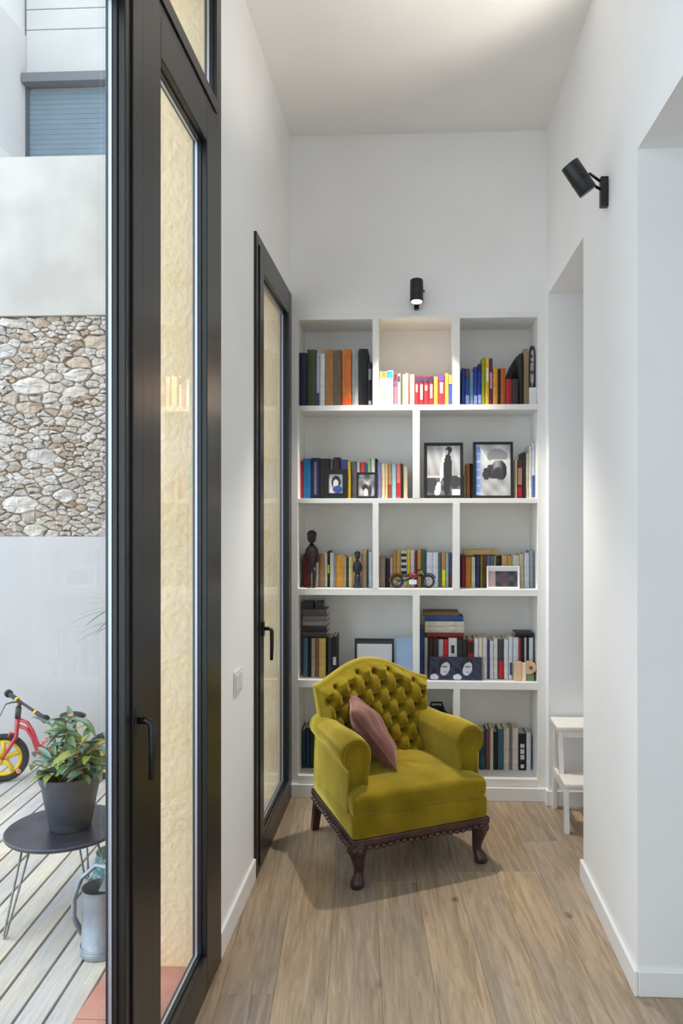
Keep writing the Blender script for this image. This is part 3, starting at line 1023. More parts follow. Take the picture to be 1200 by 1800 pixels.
def g(v):
    return (v, v, v)


def pic_standing(u, v):          # figure in dark clothes standing by the sea
    val = 150 + 40 * v + 12 * math.sin(u * 23 + v * 9)
    if v < 0.38: val = 92 + 30 * math.sin(u * 17) * math.sin(v * 31)
    if 0.36 < v < 0.40: val = 205
    if ell(u, v, 0.16, 0.2, 0.2, 0.16): val = 70
    if ell(u, v, 0.8, 0.28, 0.24, 0.12): val = 62
    if ell(u, v, 0.49, 0.62, 0.07, 0.36, -0.24): val = 214
    if ell(u, v, 0.62, 0.5, 0.13, 0.36, -0.06) or ell(u, v, 0.6, 0.2, 0.1, 0.22): val = 44
    if ell(u, v, 0.66, 0.91, 0.1, 0.07): val = 34
    if ell(u, v, 0.6, 0.87, 0.05, 0.05): val = 180
    if ell(u, v, 0.33, 0.12, 0.09, 0.16, -0.3): val = 225
    if u > 0.76 and v < 0.13: val = 220
    return g(max(10, min(240, val)))


def pic_hat(u, v):               # face under a hat, pale blue band at the left
    val = 186 + 18 * math.sin(u * 11 + v * 7)
    if ell(u, v, 0.62, 0.78, 0.3, 0.14) : val = 104 + 40 * v
    if ell(u, v, 0.6, 0.66, 0.42, 0.05, 0.06): val = 206
    if ell(u, v, 0.64, 0.47, 0.26, 0.22, 0.35): val = 92 + 60 * math.sin(u * 13)
    if ell(u, v, 0.62, 0.42, 0.16, 0.13, 0.3): val = 58
    if ell(u, v, 0.42, 0.55, 0.09, 0.06): val = 60
    if ell(u, v, 0.3, 0.42, 0.1, 0.12): val = 54
    if ell(u, v, 0.5, 0.16, 0.45, 0.17): val = 170 + 22 * math.sin(u * 13 + 4 * v) * math.sin(v * 19 + 3 * u)
    if abs((u - 0.1) - (0.98 - v) * 0.75) < 0.022 and v > 0.68: val = 244
    if u < 0.15: return (122, 148, 206) if math.sin(v * 40) < 0.8 else (170, 188, 224)
    return g(max(10, min(244, val)))


def pic_face(u, v):
    val = 196
    if ell(u, v, 0.52, 0.58, 0.34, 0.34): val = 44
    if ell(u, v, 0.5, 0.5, 0.2, 0.22): val = 214
    if ell(u, v, 0.62, 0.2, 0.34, 0.2): return (62, 78, 150)
    if ell(u, v, 0.28, 0.14, 0.22, 0.14): val = 226
    return g(val)


def pic_group(u, v):
    val = 150 + 50 * math.sin(u * 9) * math.sin(v * 8)
    if ell(u, v, 0.4, 0.4, 0.2, 0.16): val = 52
    if ell(u, v, 0.7, 0.26, 0.12, 0.26): val = 60
    if ell(u, v, 0.45, 0.16, 0.14, 0.2): val = 216
    if ell(u, v, 0.52, 0.82, 0.16, 0.12): val = 120
    return g(max(20, min(235, val)))


def pic_two(u, v):
    base = (38, 42, 66) if math.sin(u * 31 + v * 17) < 0.5 else (48, 54, 88)
    for cx in (0.28, 0.72):
        if ell(u, v, cx, 0.62, 0.13, 0.36): base = (22, 22, 30)
        if ell(u, v, cx + 0.01, 0.48, 0.09, 0.3, -0.1): base = (206, 204, 214)
        if ell(u, v, cx + 0.01, 0.58, 0.07, 0.03): base = (96, 96, 110)
        if ell(u, v, cx + 0.02, 0.34, 0.035, 0.03): base = (120, 116, 128)
    for cx in (0.08, 0.53):
        if ell(u, v, cx, 0.38, 0.05, 0.17): base = (14, 14, 20)
        if ell(u, v, cx, 0.1, 0.08, 0.15): base = (210, 212, 220)
    return base


def pic_landscape(u, v):
    val = 66 + 26 * math.sin(u * 14) * math.sin(v * 9)
    if u < 0.22: return (168, 146, 146)
    if ell(u, v, 0.5, 0.55, 0.2, 0.4): return (84, 62, 66)
    return (int(val * .95), int(val * .95), int(val * 1.05))


def framed(name, px0, px1, y0, y1, shelf, border, fmat, fn, label, setback, mount=0.0, mount_col=(226, 226, 224), tilt=0.06, n=(36, 48), topmount=None, thick=0.016):
    Yf = D + setback
    x0, x1 = at_y(px0, 900, Yf).x, at_y(px1, 900, Yf).x
    zt = at_y((px0 + px1) / 2, y0, Yf).z
    zb = ST[shelf] + 0.001
    w, h = x1 - x0, zt - zb
    t = thing(name, label, 'picture frame', ((x0 + x1) / 2, Yf, zb), rot=(-tilt, 0, 0))
    for (a, b, c, d_) in ((-w / 2, -w / 2 + border, 0, h), (w / 2 - border, w / 2, 0, h), (-w / 2 + border, w / 2 - border, 0, border), (-w / 2 + border, w / 2 - border, h - border, h)):
        MB().box(a, b, -0.004, thick - 0.004, c, d_).build('frame_bar', fmat, t, bevel=0.0015)
    MB().box(-w / 2 + border, w / 2 - border, 0.0036, max(0.0039, thick - 0.005), border, h - border).build('mount_board', pmat('mount_%d' % mount_col[0], mount_col, rough=0.8), t)
    mt = topmount if topmount is not None else mount
    print_grid('photo', w - 2 * border - 2 * mount, h - 2 * border - mount - mt, n[0], n[1], fn, t, (0, 0.003, border + mount))
    return t


M_FRAME = pmat('black_frame', (18, 17, 18), rough=0.35)
M_WFRAME = pmat('white_frame', (236, 236, 234), rough=0.4)
framed('picture_frame', 745, 814, 777.5, 871, 1, 0.017, M_FRAME, pic_standing, 'black framed photo of a standing figure in dark clothes', 0.045)
framed('picture_frame', 831.5, 902, 776, 871, 1, 0.015, M_FRAME, pic_hat, 'black framed photo of a face under a hat', 0.045)
framed('picture_frame', 568.5, 611, 824, 873, 1, 0.03, M_FRAME, pic_face, 'small wide-bordered black frame with a blue-tinted portrait', 0.03, n=(22, 30))
framed('picture_frame', 626, 662, 830, 872, 1, 0.012, M_FRAME, pic_group, 'small narrow-bordered black frame with a grey photo', 0.03, n=(22, 26))
framed('picture_frame', 855.5, 913, 995, 1034, 2, 0.007, M_WFRAME, pic_landscape, 'white framed dark photo before the third-row right books', 0.04, mount=0.004, topmount=0.022, n=(30, 18))
framed('picture_frame', 623, 692, 1123, 1193, 3, 0.011, M_FRAME, lambda u, v: (212, 212, 214) if v < 0.9 else (54, 54, 58), 'black framed blank white sheet behind the armchair back', 0.09, n=(4, 30))
framed('picture_frame', 755, 847, 1155, 1195, 3, 0.0025, pmat('thin_print_edge', (70, 74, 96)), pic_two, 'wide dark blue print with two portraits', 0.035, n=(60, 28), thick=0.008)

# pale blue folder beside the blank frame
x0, x1 = at_y(694, 900, D + 0.1).x, bX(725) - 0.002
fo = thing('document_folder', 'pale blue document folder standing beside the blank frame', 'folder', ((x0 + x1) / 2, D + 0.1, ST[3] + 0.0025), rot=(-0.05, 0, 0))
zt = at_y(709, 1122, D + 0.1).z - ST[3]
M_PB = pmat('pale_blue_card', (164, 186, 218), (152, 174, 210), 10, rough=0.6)
MB().box(-(x1 - x0) / 2, (x1 - x0) / 2, 0, 0.002, 0, zt).build('front_cover', M_PB, fo)
MB().box(-(x1 - x0) / 2, (x1 - x0) / 2, 0.02, 0.022, 0, zt).build('back_cover', M_PB, fo)
MB().box(-(x1 - x0) / 2 + 0.003, (x1 - x0) / 2 - 0.004, 0.003, 0.019, 0.003, zt - 0.006).build('papers', M_PAPER, fo)

# ---- top right oddments: leaning black album, wooden board, oval mirror photo on a white box
Yf = D + 0.06
za = ST[0]
xa, xb = at_y(912, 900, Yf).x, at_y(919.5, 900, Yf).x
o = book_mesh(xb - xa - 0.001, 0.17, at_y(915, 622, Yf).z - za).build('book', cover_mat((22, 22, 24)), None, loc=((xa + xb) / 2, Yf, za + 0.0006), angle=35)
MB().box(-(xb - xa) / 2 + 0.003, (xb - xa) / 2 - 0.003, 0.008, 0.165, 0.003, at_y(915, 622, Yf).z - za - 0.004).build('pages', M_PAPER, o)
tag(o, 'tall black album between the dark brown book and the wooden board', 'book')
# black rounded mask shape above the red books
mk = thing('carved_mask', 'black carved mask with a pale eye behind the red books at top right', 'mask', (at_y(905, 900, D + 0.2).x, D + 0.237, ST[0] + 0.001))
zt = at_y(905, 622, D + 0.2).z - ST[0]
b = MB()
prof = [(-0.048, 0), (0.04, 0), (0.044, zt * 0.98), (0.02, zt), (-0.004, zt * 0.9), (-0.03, zt * 0.76), (-0.05, zt * 0.58)]
n = len(prof)
b.add([(x, 0, z) for x, z in prof] + [(x, 0.045, z) for x, z in prof], [tuple(range(n)), tuple(range(2 * n - 1, n - 1, -1))] + [(i, n + i, n + (i + 1) % n, (i + 1) % n) for i in range(n)])
b.build('face', M_BLACK, mk, bevel=0.008, seg=3)
MB().ball((0.024, -0.001, zt * 0.83), 0.013, 12, 8, (1, 0.4, 1)).build('glint', pmat('pale_glint', (170, 196, 200), rough=0.15), mk, smooth=True)  # pale ball painted in place of a glint on glass
MB().tube([(-0.01, -0.002, zt * 0.7), (-0.012, -0.012, zt * 0.6), (-0.014, -0.004, zt * 0.52)], [0.006, 0.009, 0.006], 8).build('nose', M_BLACK, mk, smooth=True)
xa, xb = at_y(920.3, 900, Yf).x, at_y(929, 900, Yf).x
wbrd = MB().box(-(xb - xa) / 2, (xb - xa) / 2, 0, 0.15, 0, at_y(925, 613, Yf).z - za).build('wooden_board', pmat('pale_oak_board', (150, 124, 86), (128, 102, 68), 24, rough=0.6, stretch=(1, 1, .2)), None, bevel=0.002, loc=((xa + xb) / 2, Yf, za + 0.0006))
tag(wbrd, 'tan wooden board standing upright beside the black album', 'board')
xa, xb = at_y(930.6, 900, D + 0.03).x, xin1 - 0.0015
bxh = at_y(938, 681, D + 0.03).z - za
o = thing('white_box', 'small white cardboard box in the top right corner of the bookcase', 'box', ((xa + xb) / 2, D + 0.03, za + 0.0006))
MB().box(-(xb - xa) / 2, (xb - xa) / 2, 0, 0.12, 0, bxh * 0.72).build('tray', pmat('white_card', (222, 222, 222), rough=0.7), o, bevel=0.0015)
MB().box(-(xb - xa) / 2 - 0.0004, (xb - xa) / 2 + 0.0004, -0.001, 0.121, bxh * 0.72, bxh).build('lid', pmat('white_card', (222, 222, 222)), o, bevel=0.0015)
ov = thing('oval_photo', 'small dark rimmed black and white photo standing on the white box', 'picture frame', ((xa + xb) / 2, D + 0.06, za + bxh + 0.0012))
wv, hv = (xb - xa) * 0.94, at_y(938, 607, D + 0.06).z - za - bxh - 0.002
ring = []
for k in range(28):
    a = 2 * PI * k / 28
    sx = math.copysign(abs(math.cos(a)) ** 0.6, math.cos(a)); sz = math.copysign(abs(math.sin(a)) ** 0.6, math.sin(a))
    ring.append((sx * (wv / 2 - 0.004), 0.004, hv / 2 + sz * (hv / 2 - 0.004)))
MB().tube(ring + [ring[0]], 0.004, 8, caps=False).build('rim', M_FRAME, ov, smooth=True)
MB().add([(0, 0.004, hv / 2)] + ring, [(0, 1 + k, 1 + (k + 1) % 28) for k in range(28)]).build('backing', pmat('photo_grey', (176, 174, 176), (60, 60, 62), 38, rough=0.4, blend=(.45, .55)), ov)

# ---- carved figures
M_EBONY = pmat('ebony', (36, 24, 22), (54, 36, 32), 30, rough=0.45)


def figure(name, label, px0, px1, y0, shelf, setback, mat, legs=True):
    Yf = D + setback
    xc = at_y((px0 + px1) / 2, 900, Yf).x
    w = at_y(px1, 900, Yf).x - at_y(px0, 900, Yf).x
    h = at_y((px0 + px1) / 2, y0, Yf).z - ST[shelf]
    t = thing(name, label, 'figurine', (xc, Yf, ST[shelf] + 0.0008))
    k = w / 2
    b = MB()
    if legs:
        for s in (-1, 1):
            b.tube([(s * k * 0.34, 0, 0), (s * k * 0.36, 0, h * .12), (s * k * 0.4, 0, h * .24), (s * k * 0.3, 0, h * .34)], [k * .2, k * .22, k * .28, k * .36], 10)
            b.ball((s * k * 0.36, -0.008, 0.006), 0.012, 8, 6, (0.9, 1.6, 0.55))
    else:
        b.lathe([(k * .9, 0), (k * .92, h * .06), (k * .72, h * .1), (k * .78, h * .3), (k * .6, h * .36)], 14)
    b.tube([(0, 0, h * .3), (0, 0, h * .42), (0, 0, h * .56), (0, 0, h * .68), (0, 0, h * .76)], [k * .62, k * .6, k * .78, k * .82, k * .26], 12, squash=0.75)
    b.build('body', mat, t, smooth=True)
    for s in (-1, 1):
        MB().tube([(s * k * .62, 0, h * .66), (s * k * .86, 0.002, h * .55), (s * k * .78, -0.006, h * .45), (s * k * .4, -0.014, h * .42)], [k * .24, k * .22, k * .18, k * .15], 8).build('arm', mat, t, smooth=True)
    hd = MB().ball((0, -0.002, h * .88), 1, 14, 10, (k * .66, k * .66, h * .115))
    hd.tube([(0, 0, h * .7), (0, 0, h * .8)], k * .22, 8)
    hd.ball((0, -k * .55, h * .87), k * .12, 8, 6, (1, 1, 1.5))
    hd = hd.build('head', mat, t, smooth=True)
    MB().ball((0, k * .08, h * .925), 1, 14, 8, (k * .7, k * .7, h * .075)).build('hair', pmat('figure_hair', (20, 15, 15), rough=0.7, bump=0.8, bscale=300), hd, smooth=True)
    return t


figure('wooden_statuette', 'tall dark brown carved standing figure before the third-row books', 535.5, 560, 932, 2, 0.055, M_EBONY)
figure('wooden_statuette', 'short blue-black seated figurine near the third-row left divider', 620.5, 635.5, 969, 2, 0.055, pmat('blue_black_wood', (26, 28, 44), (38, 40, 58), 30, rough=0.45), legs=False)

# ---- toy motorcycle
Yf = D + 0.06
tx0, tx1 = at_y(686, 900, Yf).x, at_y(764, 900, Yf).x
tm = thing('toy_motorcycle', 'dark red model motorcycle with black wheels before the third-row books', 'toy', ((tx0 + tx1) / 2, Yf, ST[2] + 0.001))
tw = tx1 - tx0
rw = 0.038
M_TRED = pmat('toy_red', (132, 22, 38), rough=0.3, coat=0.4)
M_TIRE = pmat('black_rubber', (22, 22, 24), rough=0.7)
M_CHROME = pmat('chrome', (200, 200, 205), rough=0.18, metal=1.0)
for s in (-1, 1):
    cxw = s * (tw / 2 - rw)
    circ = [(cxw + (rw - 0.006) * math.cos(a), 0, rw + (rw - 0.006) * math.sin(a)) for a in [2 * PI * k / 20 for k in range(21)]]
    wh = MB().tube(circ, 0.006, 8, caps=False).build('wheel', M_TIRE, tm, smooth=True)
    sp = MB()
    for k in range(8):
        a = PI * k / 8
        sp.tube([(cxw - 0.03 * math.cos(a), 0, rw - 0.03 * math.sin(a)), (cxw + 0.03 * math.cos(a), 0, rw + 0.03 * math.sin(a))], 0.0008, 5)
    sp.build('spokes', M_CHROME, wh)
    mg = [(cxw + (rw + 0.006) * math.cos(a), 0, rw + (rw + 0.006) * math.sin(a)) for a in [PI * (0.2 + 0.75 * k / 10) - (0.25 if s > 0 else -0.2) for k in range(11)]]
    MB().tube(mg, 0.004, 6, squash=2.0).build('mudguard', M_TRED if s < 0 else M_BLACK, tm, smooth=True)
MB().tube([(-tw / 2 + rw, 0, rw), (-0.03, 0, 0.045), (0.02, 0, 0.075), (0.05, 0, 0.07)], 0.005, 8).build('chassis', M_BLACK, tm, smooth=True)
MB().ball((0.005, 0, 0.07), 0.03, 12, 8, (1, 0.45, 0.5)).build('fuel_tank', M_TRED, tm, smooth=True)
MB().ball((-0.045, 0, 0.07), 0.03, 12, 8, (1.1, 0.4, 0.28)).build('saddle', M_BLACK, tm, smooth=True)
MB().box(-0.02, 0.025, -0.012, 0.012, 0.02, 0.05).build('engine', M_CHROME, tm, bevel=0.004)
MB().tube([(tw / 2 - rw, 0.0, rw), (0.055, 0, 0.085), (0.048, 0, 0.1)], 0.003, 8).build('fork', M_CHROME, tm, smooth=True)
MB().tube([(0.03, -0.03, 0.1), (0.047, -0.012, 0.104), (0.047, 0.012, 0.104), (0.03, 0.03, 0.1)], 0.0028, 6).build('handlebar', M_BLACK, tm, smooth=True)

# ---- wooden toy at the right end of the fourth row
Yf = D + 0.03
tx0, tx1 = at_y(904, 900, Yf).x, at_y(943.5, 900, Yf).x
zt = at_y(924, 1163, Yf).z - ST[3]
wt = thing('wooden_toy', 'pale wooden toy of a block and a rounded piece at the shelf end', 'toy', ((tx0 + tx1) / 2, Yf, ST[3] + 0.001))
M_TOYW = pmat('pale_toy_wood', (222, 186, 150), (206, 166, 128), 26, rough=0.55, stretch=(1, 1, .3))
k = (tx1 - tx0) / 2
MB().box(-k, -k * 0.35, 0, 0.03, 0, zt * 0.98).build('block', M_TOYW, wt, bevel=0.004)
MB().box(-k * 0.34, k * 0.05, 0.002, 0.03, 0, zt * 0.92).build('middle_block', pmat('toy_cream', (232, 214, 188), rough=0.5), wt, bevel=0.003)
pr = [(k * 0.06, zt * 0.35), (k * 0.06, zt), (k * .5, zt), (k * .82, zt * .9), (k * .98, zt * .68), (k * .84, zt * .46), (k * .5, zt * .35)]
n = len(pr)
MB().add([(x, 0, z) for x, z in pr] + [(x, 0.03, z) for x, z in pr], [tuple(range(n - 1, -1, -1)), tuple(range(n, 2 * n))] + [(i, (i + 1) % n, n + (i + 1) % n, n + i) for i in range(n)]).build('rounded_block', M_TOYW, wt, bevel=0.003)
MB().lathe([(0.009, -0.004), (0.009, 0.004), (0.006, 0.006)], 14).xform(Matrix.Translation((k * .45, -0.003, zt * .68)) @ Matrix.Rotation(PI / 2, 4, 'X')).build('knob', pmat('toy_dark', (70, 62, 50), rough=0.5), wt, smooth=True)
MB().box(k * .1, k * .75, 0.002, 0.028, 0, zt * .34).build('green_foot', pmat('toy_green', (110, 128, 84), rough=0.5), wt, bevel=0.002)

# ---- dark bag in the bottom middle compartment
Yf = D + 0.07
o = thing('storage_bag', 'black soft bag behind the armchair in the bottom middle compartment', 'bag', (at_y(768, 900, Yf).x, Yf + 0.08, ST[4] + 0.001))
zt = at_y(780, 1245, Yf).z - ST[4]
MB().lathe([(0.07, 0), (0.082, 0.02), (0.085, zt * .5), (0.07, zt * .85), (0.03, zt * .97), (0.012, zt * .98)], 20).build('bag_body', pmat('black_fabric', (24, 22, 24), rough=0.9, bump=0.5, bscale=60), o, smooth=True)
MB().tube([(-0.04, 0, zt * .92), (-0.03, 0, zt * 1.03), (0.03, 0, zt * 1.03), (0.04, 0, zt * .92)], 0.006, 8).build('handle', pmat('black_fabric', (24, 22, 24)), o, smooth=True)

# ================================================================== ARMCHAIR
AC = thing('armchair', 'olive green velvet armchair with a deep-buttoned back and carved legs', 'armchair', (-0.1025, 3.666, 0), math.radians(26))


def hw(y, f=0.333, bk=0.296):
    t = (y + 0.345) / 0.66
    return f + (bk - f) * max(0, min(1, t))


def rounded_outline(y0, y1, rc, inset=0.0, n_edge=14, n_arc=7, k=1.0):
    """rounded trapezoid (narrower at the back), counter-clockwise"""
    pts = []
    ya, yb = y0 + inset, y1 - inset
    def arc(cx, cy, a0):
        for i in range(n_arc):
            a = a0 + (PI / 2) * i / (n_arc - 1)
            pts.append((cx + rc * math.cos(a), cy + rc * math.sin(a)))
    def edge(p, q):
        for i in range(1, n_edge):
            t = i / n_edge
            pts.append((p[0] + (q[0] - p[0]) * t, p[1] + (q[1] - p[1]) * t))
    wf, wb_ = hw(y0) * k - inset, hw(y1) * k - inset
    arc(wf - rc, ya + rc, -PI / 2)
    p = pts[-1]; edge(p, (wb_, yb - rc))
    arc(wb_ - rc, yb - rc, 0)
    p = pts[-1]; edge(p, (-wb_ + rc, yb))
    arc(-wb_ + rc, yb - rc, PI / 2)
    p = pts[-1]; edge(p, (-wf, ya + rc))
    arc(-wf + rc, ya + rc, PI)
    p = pts[-1]; edge(p, (wf - rc, ya))
    return pts


def pad(y0, y1, rc, layers, crown, mat, name, wob=0.0, k=1.0):
    b = MB()
    rings = []
    for (ins, z) in layers:
        rings.append([(x, y, z + wob * math.sin(x * 19 + z * 60) * 0.4 + wob * math.sin(y * 13 + x * 7)) for x, y in rounded_outline(y0, y1, rc, ins, k=k)])
    top = rings[-1]
    cy = (y0 + y1) / 2
    zt = layers[-1][1]
    for s in (0.94, 0.86, 0.74, 0.6, 0.45, 0.3, 0.15):
        rings.append([(x * s, cy + (y - cy) * s, z + crown * (1 - s ** 2.2) + wob * 1.3 * math.sin(x * 14 * s + 1) * math.sin(y * 11 * s + .5)) for x, y, z in top])
    n = len(top)
    vs = [p for r in rings for p in r]
    fs = []
    for i in range(len(rings) - 1):
        for j in range(n):
            a, c = i * n + j, i * n + (j + 1) % n
            fs.append((a, c, c + n, a + n))
    m = len(rings) - 1
    vs.append((0, cy, zt + crown))
    fs += [(m * n + j, m * n + (j + 1) % n, len(vs) - 1) for j in range(n)]
    fs.append(tuple(range(n - 1, -1, -1)))
    return b.add(vs, fs).build(name, mat, AC, smooth=True)


# upholstered base with a soft fold, then the seat
pad(-0.345, 0.315, 0.02, [(0.003, 0.212), (0.0, 0.222), (-0.001, 0.262), (-0.001, 0.29), (0.004, 0.305), (0.014, 0.309)], 0.0, M_VELVET, 'seat_base', 0.001)
pad(-0.348, 0.25, 0.022, [(0.016, 0.303), (0.006, 0.308), (0.002, 0.322), (0.0, 0.352), (0.001, 0.374), (0.007, 0.389), (0.02, 0.397)], 0.028, M_VELVET, 'seat_cushion', 0.0022, k=0.992)


def arm(s):
    secs = []
    ys = [-0.246, -0.252, -0.264, -0.268, -0.262, -0.25, -0.225, -0.17, -0.1, -0.02, 0.06, 0.14, 0.22, 0.29]
    shrink = [0.66, 0.76, 0.82, 0.9, 0.97, 0.995, 1, 1, 1, 1, 1, 1, 1, 1]
    for y, sh in zip(ys, shrink):
        t = max(0.0, (y + 0.25) / 0.54)
        r = 0.072 - 0.016 * t + 0.004 * math.sin(t * 9)
        xr = 0.288 - 0.026 * t
        zr = 0.548 + 0.004 * math.sin(t * 5)
        out = hw(y) - 0.0035
        pr = [(xr - r + 0.012, 0.36), (xr - r + 0.012, 0.40), (xr - r + 0.012, 0.44), (xr - r + 0.006, 0.49), (xr - r, 0.525)]
        for k in range(17):
            a = PI - (PI + 1.05) * k / 16
            pr.append((xr + r * math.cos(a), zr + r * math.sin(a)))
        pr += [(out, 0.455), (out + 0.002, 0.40), (out + 0.004, 0.33), (out + 0.004, 0.27), (out + 0.004, 0.222), (xr, 0.222), (xr - r + 0.012, 0.24)]
        cx, cz = xr, 0.42
        pr = [(cx + (x - cx) * (sh if sh < 1 else 1), cz + (z - cz) * (0.5 + 0.5 * sh if sh < 1 else 1)) for x, z in pr]
        secs.append([(s * x, y, z) for x, z in pr])
    n = len(secs[0])
    vs = [p for q in secs for p in q]
    fs = []
    for i in range(len(secs) - 1):
        for j in range(n):
            a, c = i * n + j, i * n + (j + 1) % n
            f = (a, a + n, c + n, c)
            fs.append(f if s > 0 else tuple(reversed(f)))
    c0 = tuple(range(n)); c1 = tuple((len(secs) - 1) * n + k for k in range(n))
    fs.append(c0 if s > 0 else tuple(reversed(c0)))
    fs.append(tuple(reversed(c1)) if s > 0 else c1)
    o = MB().add(vs, fs).build('armrest', M_VELVET, AC, smooth=True)
    return o


arm(1)
arm(-1)

# ---- deep-buttoned back
DX, DZ = 0.086, 0.118


def back_top(s):
    a = abs(s)
    return 0.748 + 0.108 * (0.5 + 0.5 * math.cos(PI * min(1, a))) ** 0.72


def back_hw(z):
    return 0.272 + 0.04 * max(0, min(1, (z - 0.4) / 0.34))


NX, NZ = 150, 120


def back_y(x, z, s):
    return 0.165 + 0.22 * (z - 0.40) - 0.035 * s * s


def tuft(x, z):
    p = x / DX + (z - 0.445) / DZ
    q = x / DX - (z - 0.445) / DZ
    a = abs(math.sin(PI * p)) * abs(math.sin(PI * q))
    return a ** 0.55, p, q


vs, fs = [], []
for j in range(NZ + 1):
    t = j / NZ
    for i in range(NX + 1):
        s = -1 + 2 * i / NX
        zt = back_top(s)
        z = 0.34 + (zt - 0.34) * t
        x = s * back_hw(z)
        dz_ = (zt - z)
        dx_ = (1 - abs(s)) * back_hw(z)
        e = min(dz_, dx_)
        m = min(1.0, e / 0.035)
        rnd = math.sqrt(max(0, 1 - (1 - m) ** 2))
        m2 = min(1.0, max(0, e - 0.012) / 0.03)
        h, p, q = tuft(x, z)
        rp, rq = p - round(p), q - round(q)
        rr = (((rp + rq) / 2 * DX) ** 2 + ((rp - rq) / 2 * DZ) ** 2)
        dip = 0.05 * math.exp(-rr / 0.00021)
        y = back_y(x, z, s) + 0.034 * (1 - rnd) - (0.044 + 0.02 * h - dip) * m2
        vs.append((x, y, z))
n1 = len(vs)
for j in range(NZ + 1):
    t = j / NZ
    for i in range(NX + 1):
        s = -1 + 2 * i / NX
        zt = back_top(s)
        z = 0.34 + (zt - 0.34) * t
        x = s * back_hw(z)
        e = min(zt - z, (1 - abs(s)) * back_hw(z))
        m = min(1.0, e / 0.03)
        vs.append((x, back_y(x, z, s) + 0.062 + 0.03 * math.sqrt(max(0, 1 - (1 - m) ** 2)), z))
w_ = NX + 1
for j in range(NZ):
    for i in range(NX):
        a = j * w_ + i
        fs.append((a, a + 1, a + w_ + 1, a + w_))
        b2 = n1 + a
        fs.append((b2 + w_, b2 + w_ + 1, b2 + 1, b2))
for j in range(NZ):
    a = j * w_
    fs.append((a, a + w_, n1 + a + w_, n1 + a))
    a = j * w_ + NX
    fs.append((a + w_, a, n1 + a, n1 + a + w_))
for i in range(NX):
    a = NZ * w_ + i
    fs.append((a, a + 1, n1 + a + 1, n1 + a))
    a = i
    fs.append((a + 1, a, n1 + a, n1 + a + 1))
bk = MB().add(vs, fs).build('backrest', M_VELVET, AC, smooth=True)
btn = MB().ball((0, 0, 0), 0.0085, 10, 6, (1, 0.55, 1)).mesh('button')
for p in range(-8, 12):
    for q in range(-12, 9):
        x, z = (p + q) / 2 * DX, (p - q) / 2 * DZ + 0.445
        if z < 0.43:
            continue
        s = x / back_hw(z)
        if abs(s) > 0.97:
            continue
        e = min(back_top(s) - z, (1 - abs(s)) * back_hw(z))
        if e < 0.03:
            continue
        link('button', btn, M_BUTTON, bk, smooth=True, loc=(x, back_y(x, z, s) + 0.0, z))

# ---- carved show-wood rail and legs
rl = MB()
for side in ('front', 'left', 'right', 'rear'):
    b = MB()
    if side == 'front':
        b.box(-0.338, 0.338, -0.352, -0.318, 0.182, 0.213)
    elif side == 'rear':
        b.box(-0.3, 0.3, 0.29, 0.32, 0.182, 0.213)
    else:
        s = -1 if side == 'left' else 1
        p = [(s * 0.338, -0.35), (s * 0.303, 0.32), (s * 0.27, 0.32), (s * 0.304, -0.35)]
        if s < 0:
            p = p[::-1]
        b.prism(p if area(p) > 0 else p[::-1], 0.182, 0.213)
    rail = b.build('seat_rail', M_MAHOG, AC, bevel=0.005)
    if side == 'rear':
        continue
    c = MB()
    for k in range(19):
        t = (k + 0.5) / 19
        if side == 'front':
            pos = (-0.31 + 0.62 * t, -0.35, 0.0)
        else:
            s = -1 if side == 'left' else 1
            pos = (s * (0.337 - 0.035 * t), -0.33 + 0.62 * t, 0.0)
        drop = 0.012 * math.sin(PI * ((k % 6) / 5.0))
        c.ball((pos[0], pos[1], 0.18 - drop * 0.5), 0.017, 8, 6, (1.0, 1.0, 0.62))
    c.build('scalloped_carving', M_MAHOG, rail, smooth=True)
for s in (-1, 1):
    d = Vector((s * 0.72, -0.69, 0))
    prof = [(0.200, -0.012, 0.040), (0.185, 0.000, 0.044), (0.165, 0.006, 0.0425), (0.14, 0.006, 0.036), (0.115, 0.001, 0.0295), (0.09, -0.004, 0.0245),
            (0.066, -0.006, 0.0215), (0.046, -0.002, 0.0215), (0.034, 0.006, 0.026), (0.02, 0.012, 0.031), (0.008, 0.014, 0.031), (0.0, 0.014, 0.027)]
    base = Vector((s * 0.298, -0.312, 0))
    MB().tube([base + d * o_ + Vector((0, 0, z)) for z, o_, r in prof], [r for z, o_, r in prof], 14).build('front_leg', M_MAHOG, AC, smooth=True)
    kn = MB()
    for a in (-0.7, 0.0, 0.7):
        dd = Matrix.Rotation(a, 4, 'Z') @ d
        kn.ball(base + dd * 0.038 + Vector((0, 0, 0.163)), 0.015, 8, 6, (1, 1, 1.5))
    kn.build('knee_carving', M_MAHOG, AC, smooth=True)
    bl = MB()
    p0, p1 = (s * 0.27, 0.29), (s * 0.282, 0.322)
    bl.add([(p0[0] - .022, p0[1] - .022, .2), (p0[0] + .022, p0[1] - .022, .2), (p0[0] + .022, p0[1] + .022, .2), (p0[0] - .022, p0[1] + .022, .2),
            (p1[0] - .018, p1[1] - .018, 0), (p1[0] + .018, p1[1] - .018, 0), (p1[0] + .018, p1[1] + .018, 0), (p1[0] - .018, p1[1] + .018, 0)],
           [(0, 1, 2, 3), (7, 6, 5, 4), (0, 4, 5, 1), (1, 5, 6, 2), (2, 6, 7, 3), (3, 7, 4, 0)]).build('rear_leg', M_MAHOG, AC, bevel=0.004)

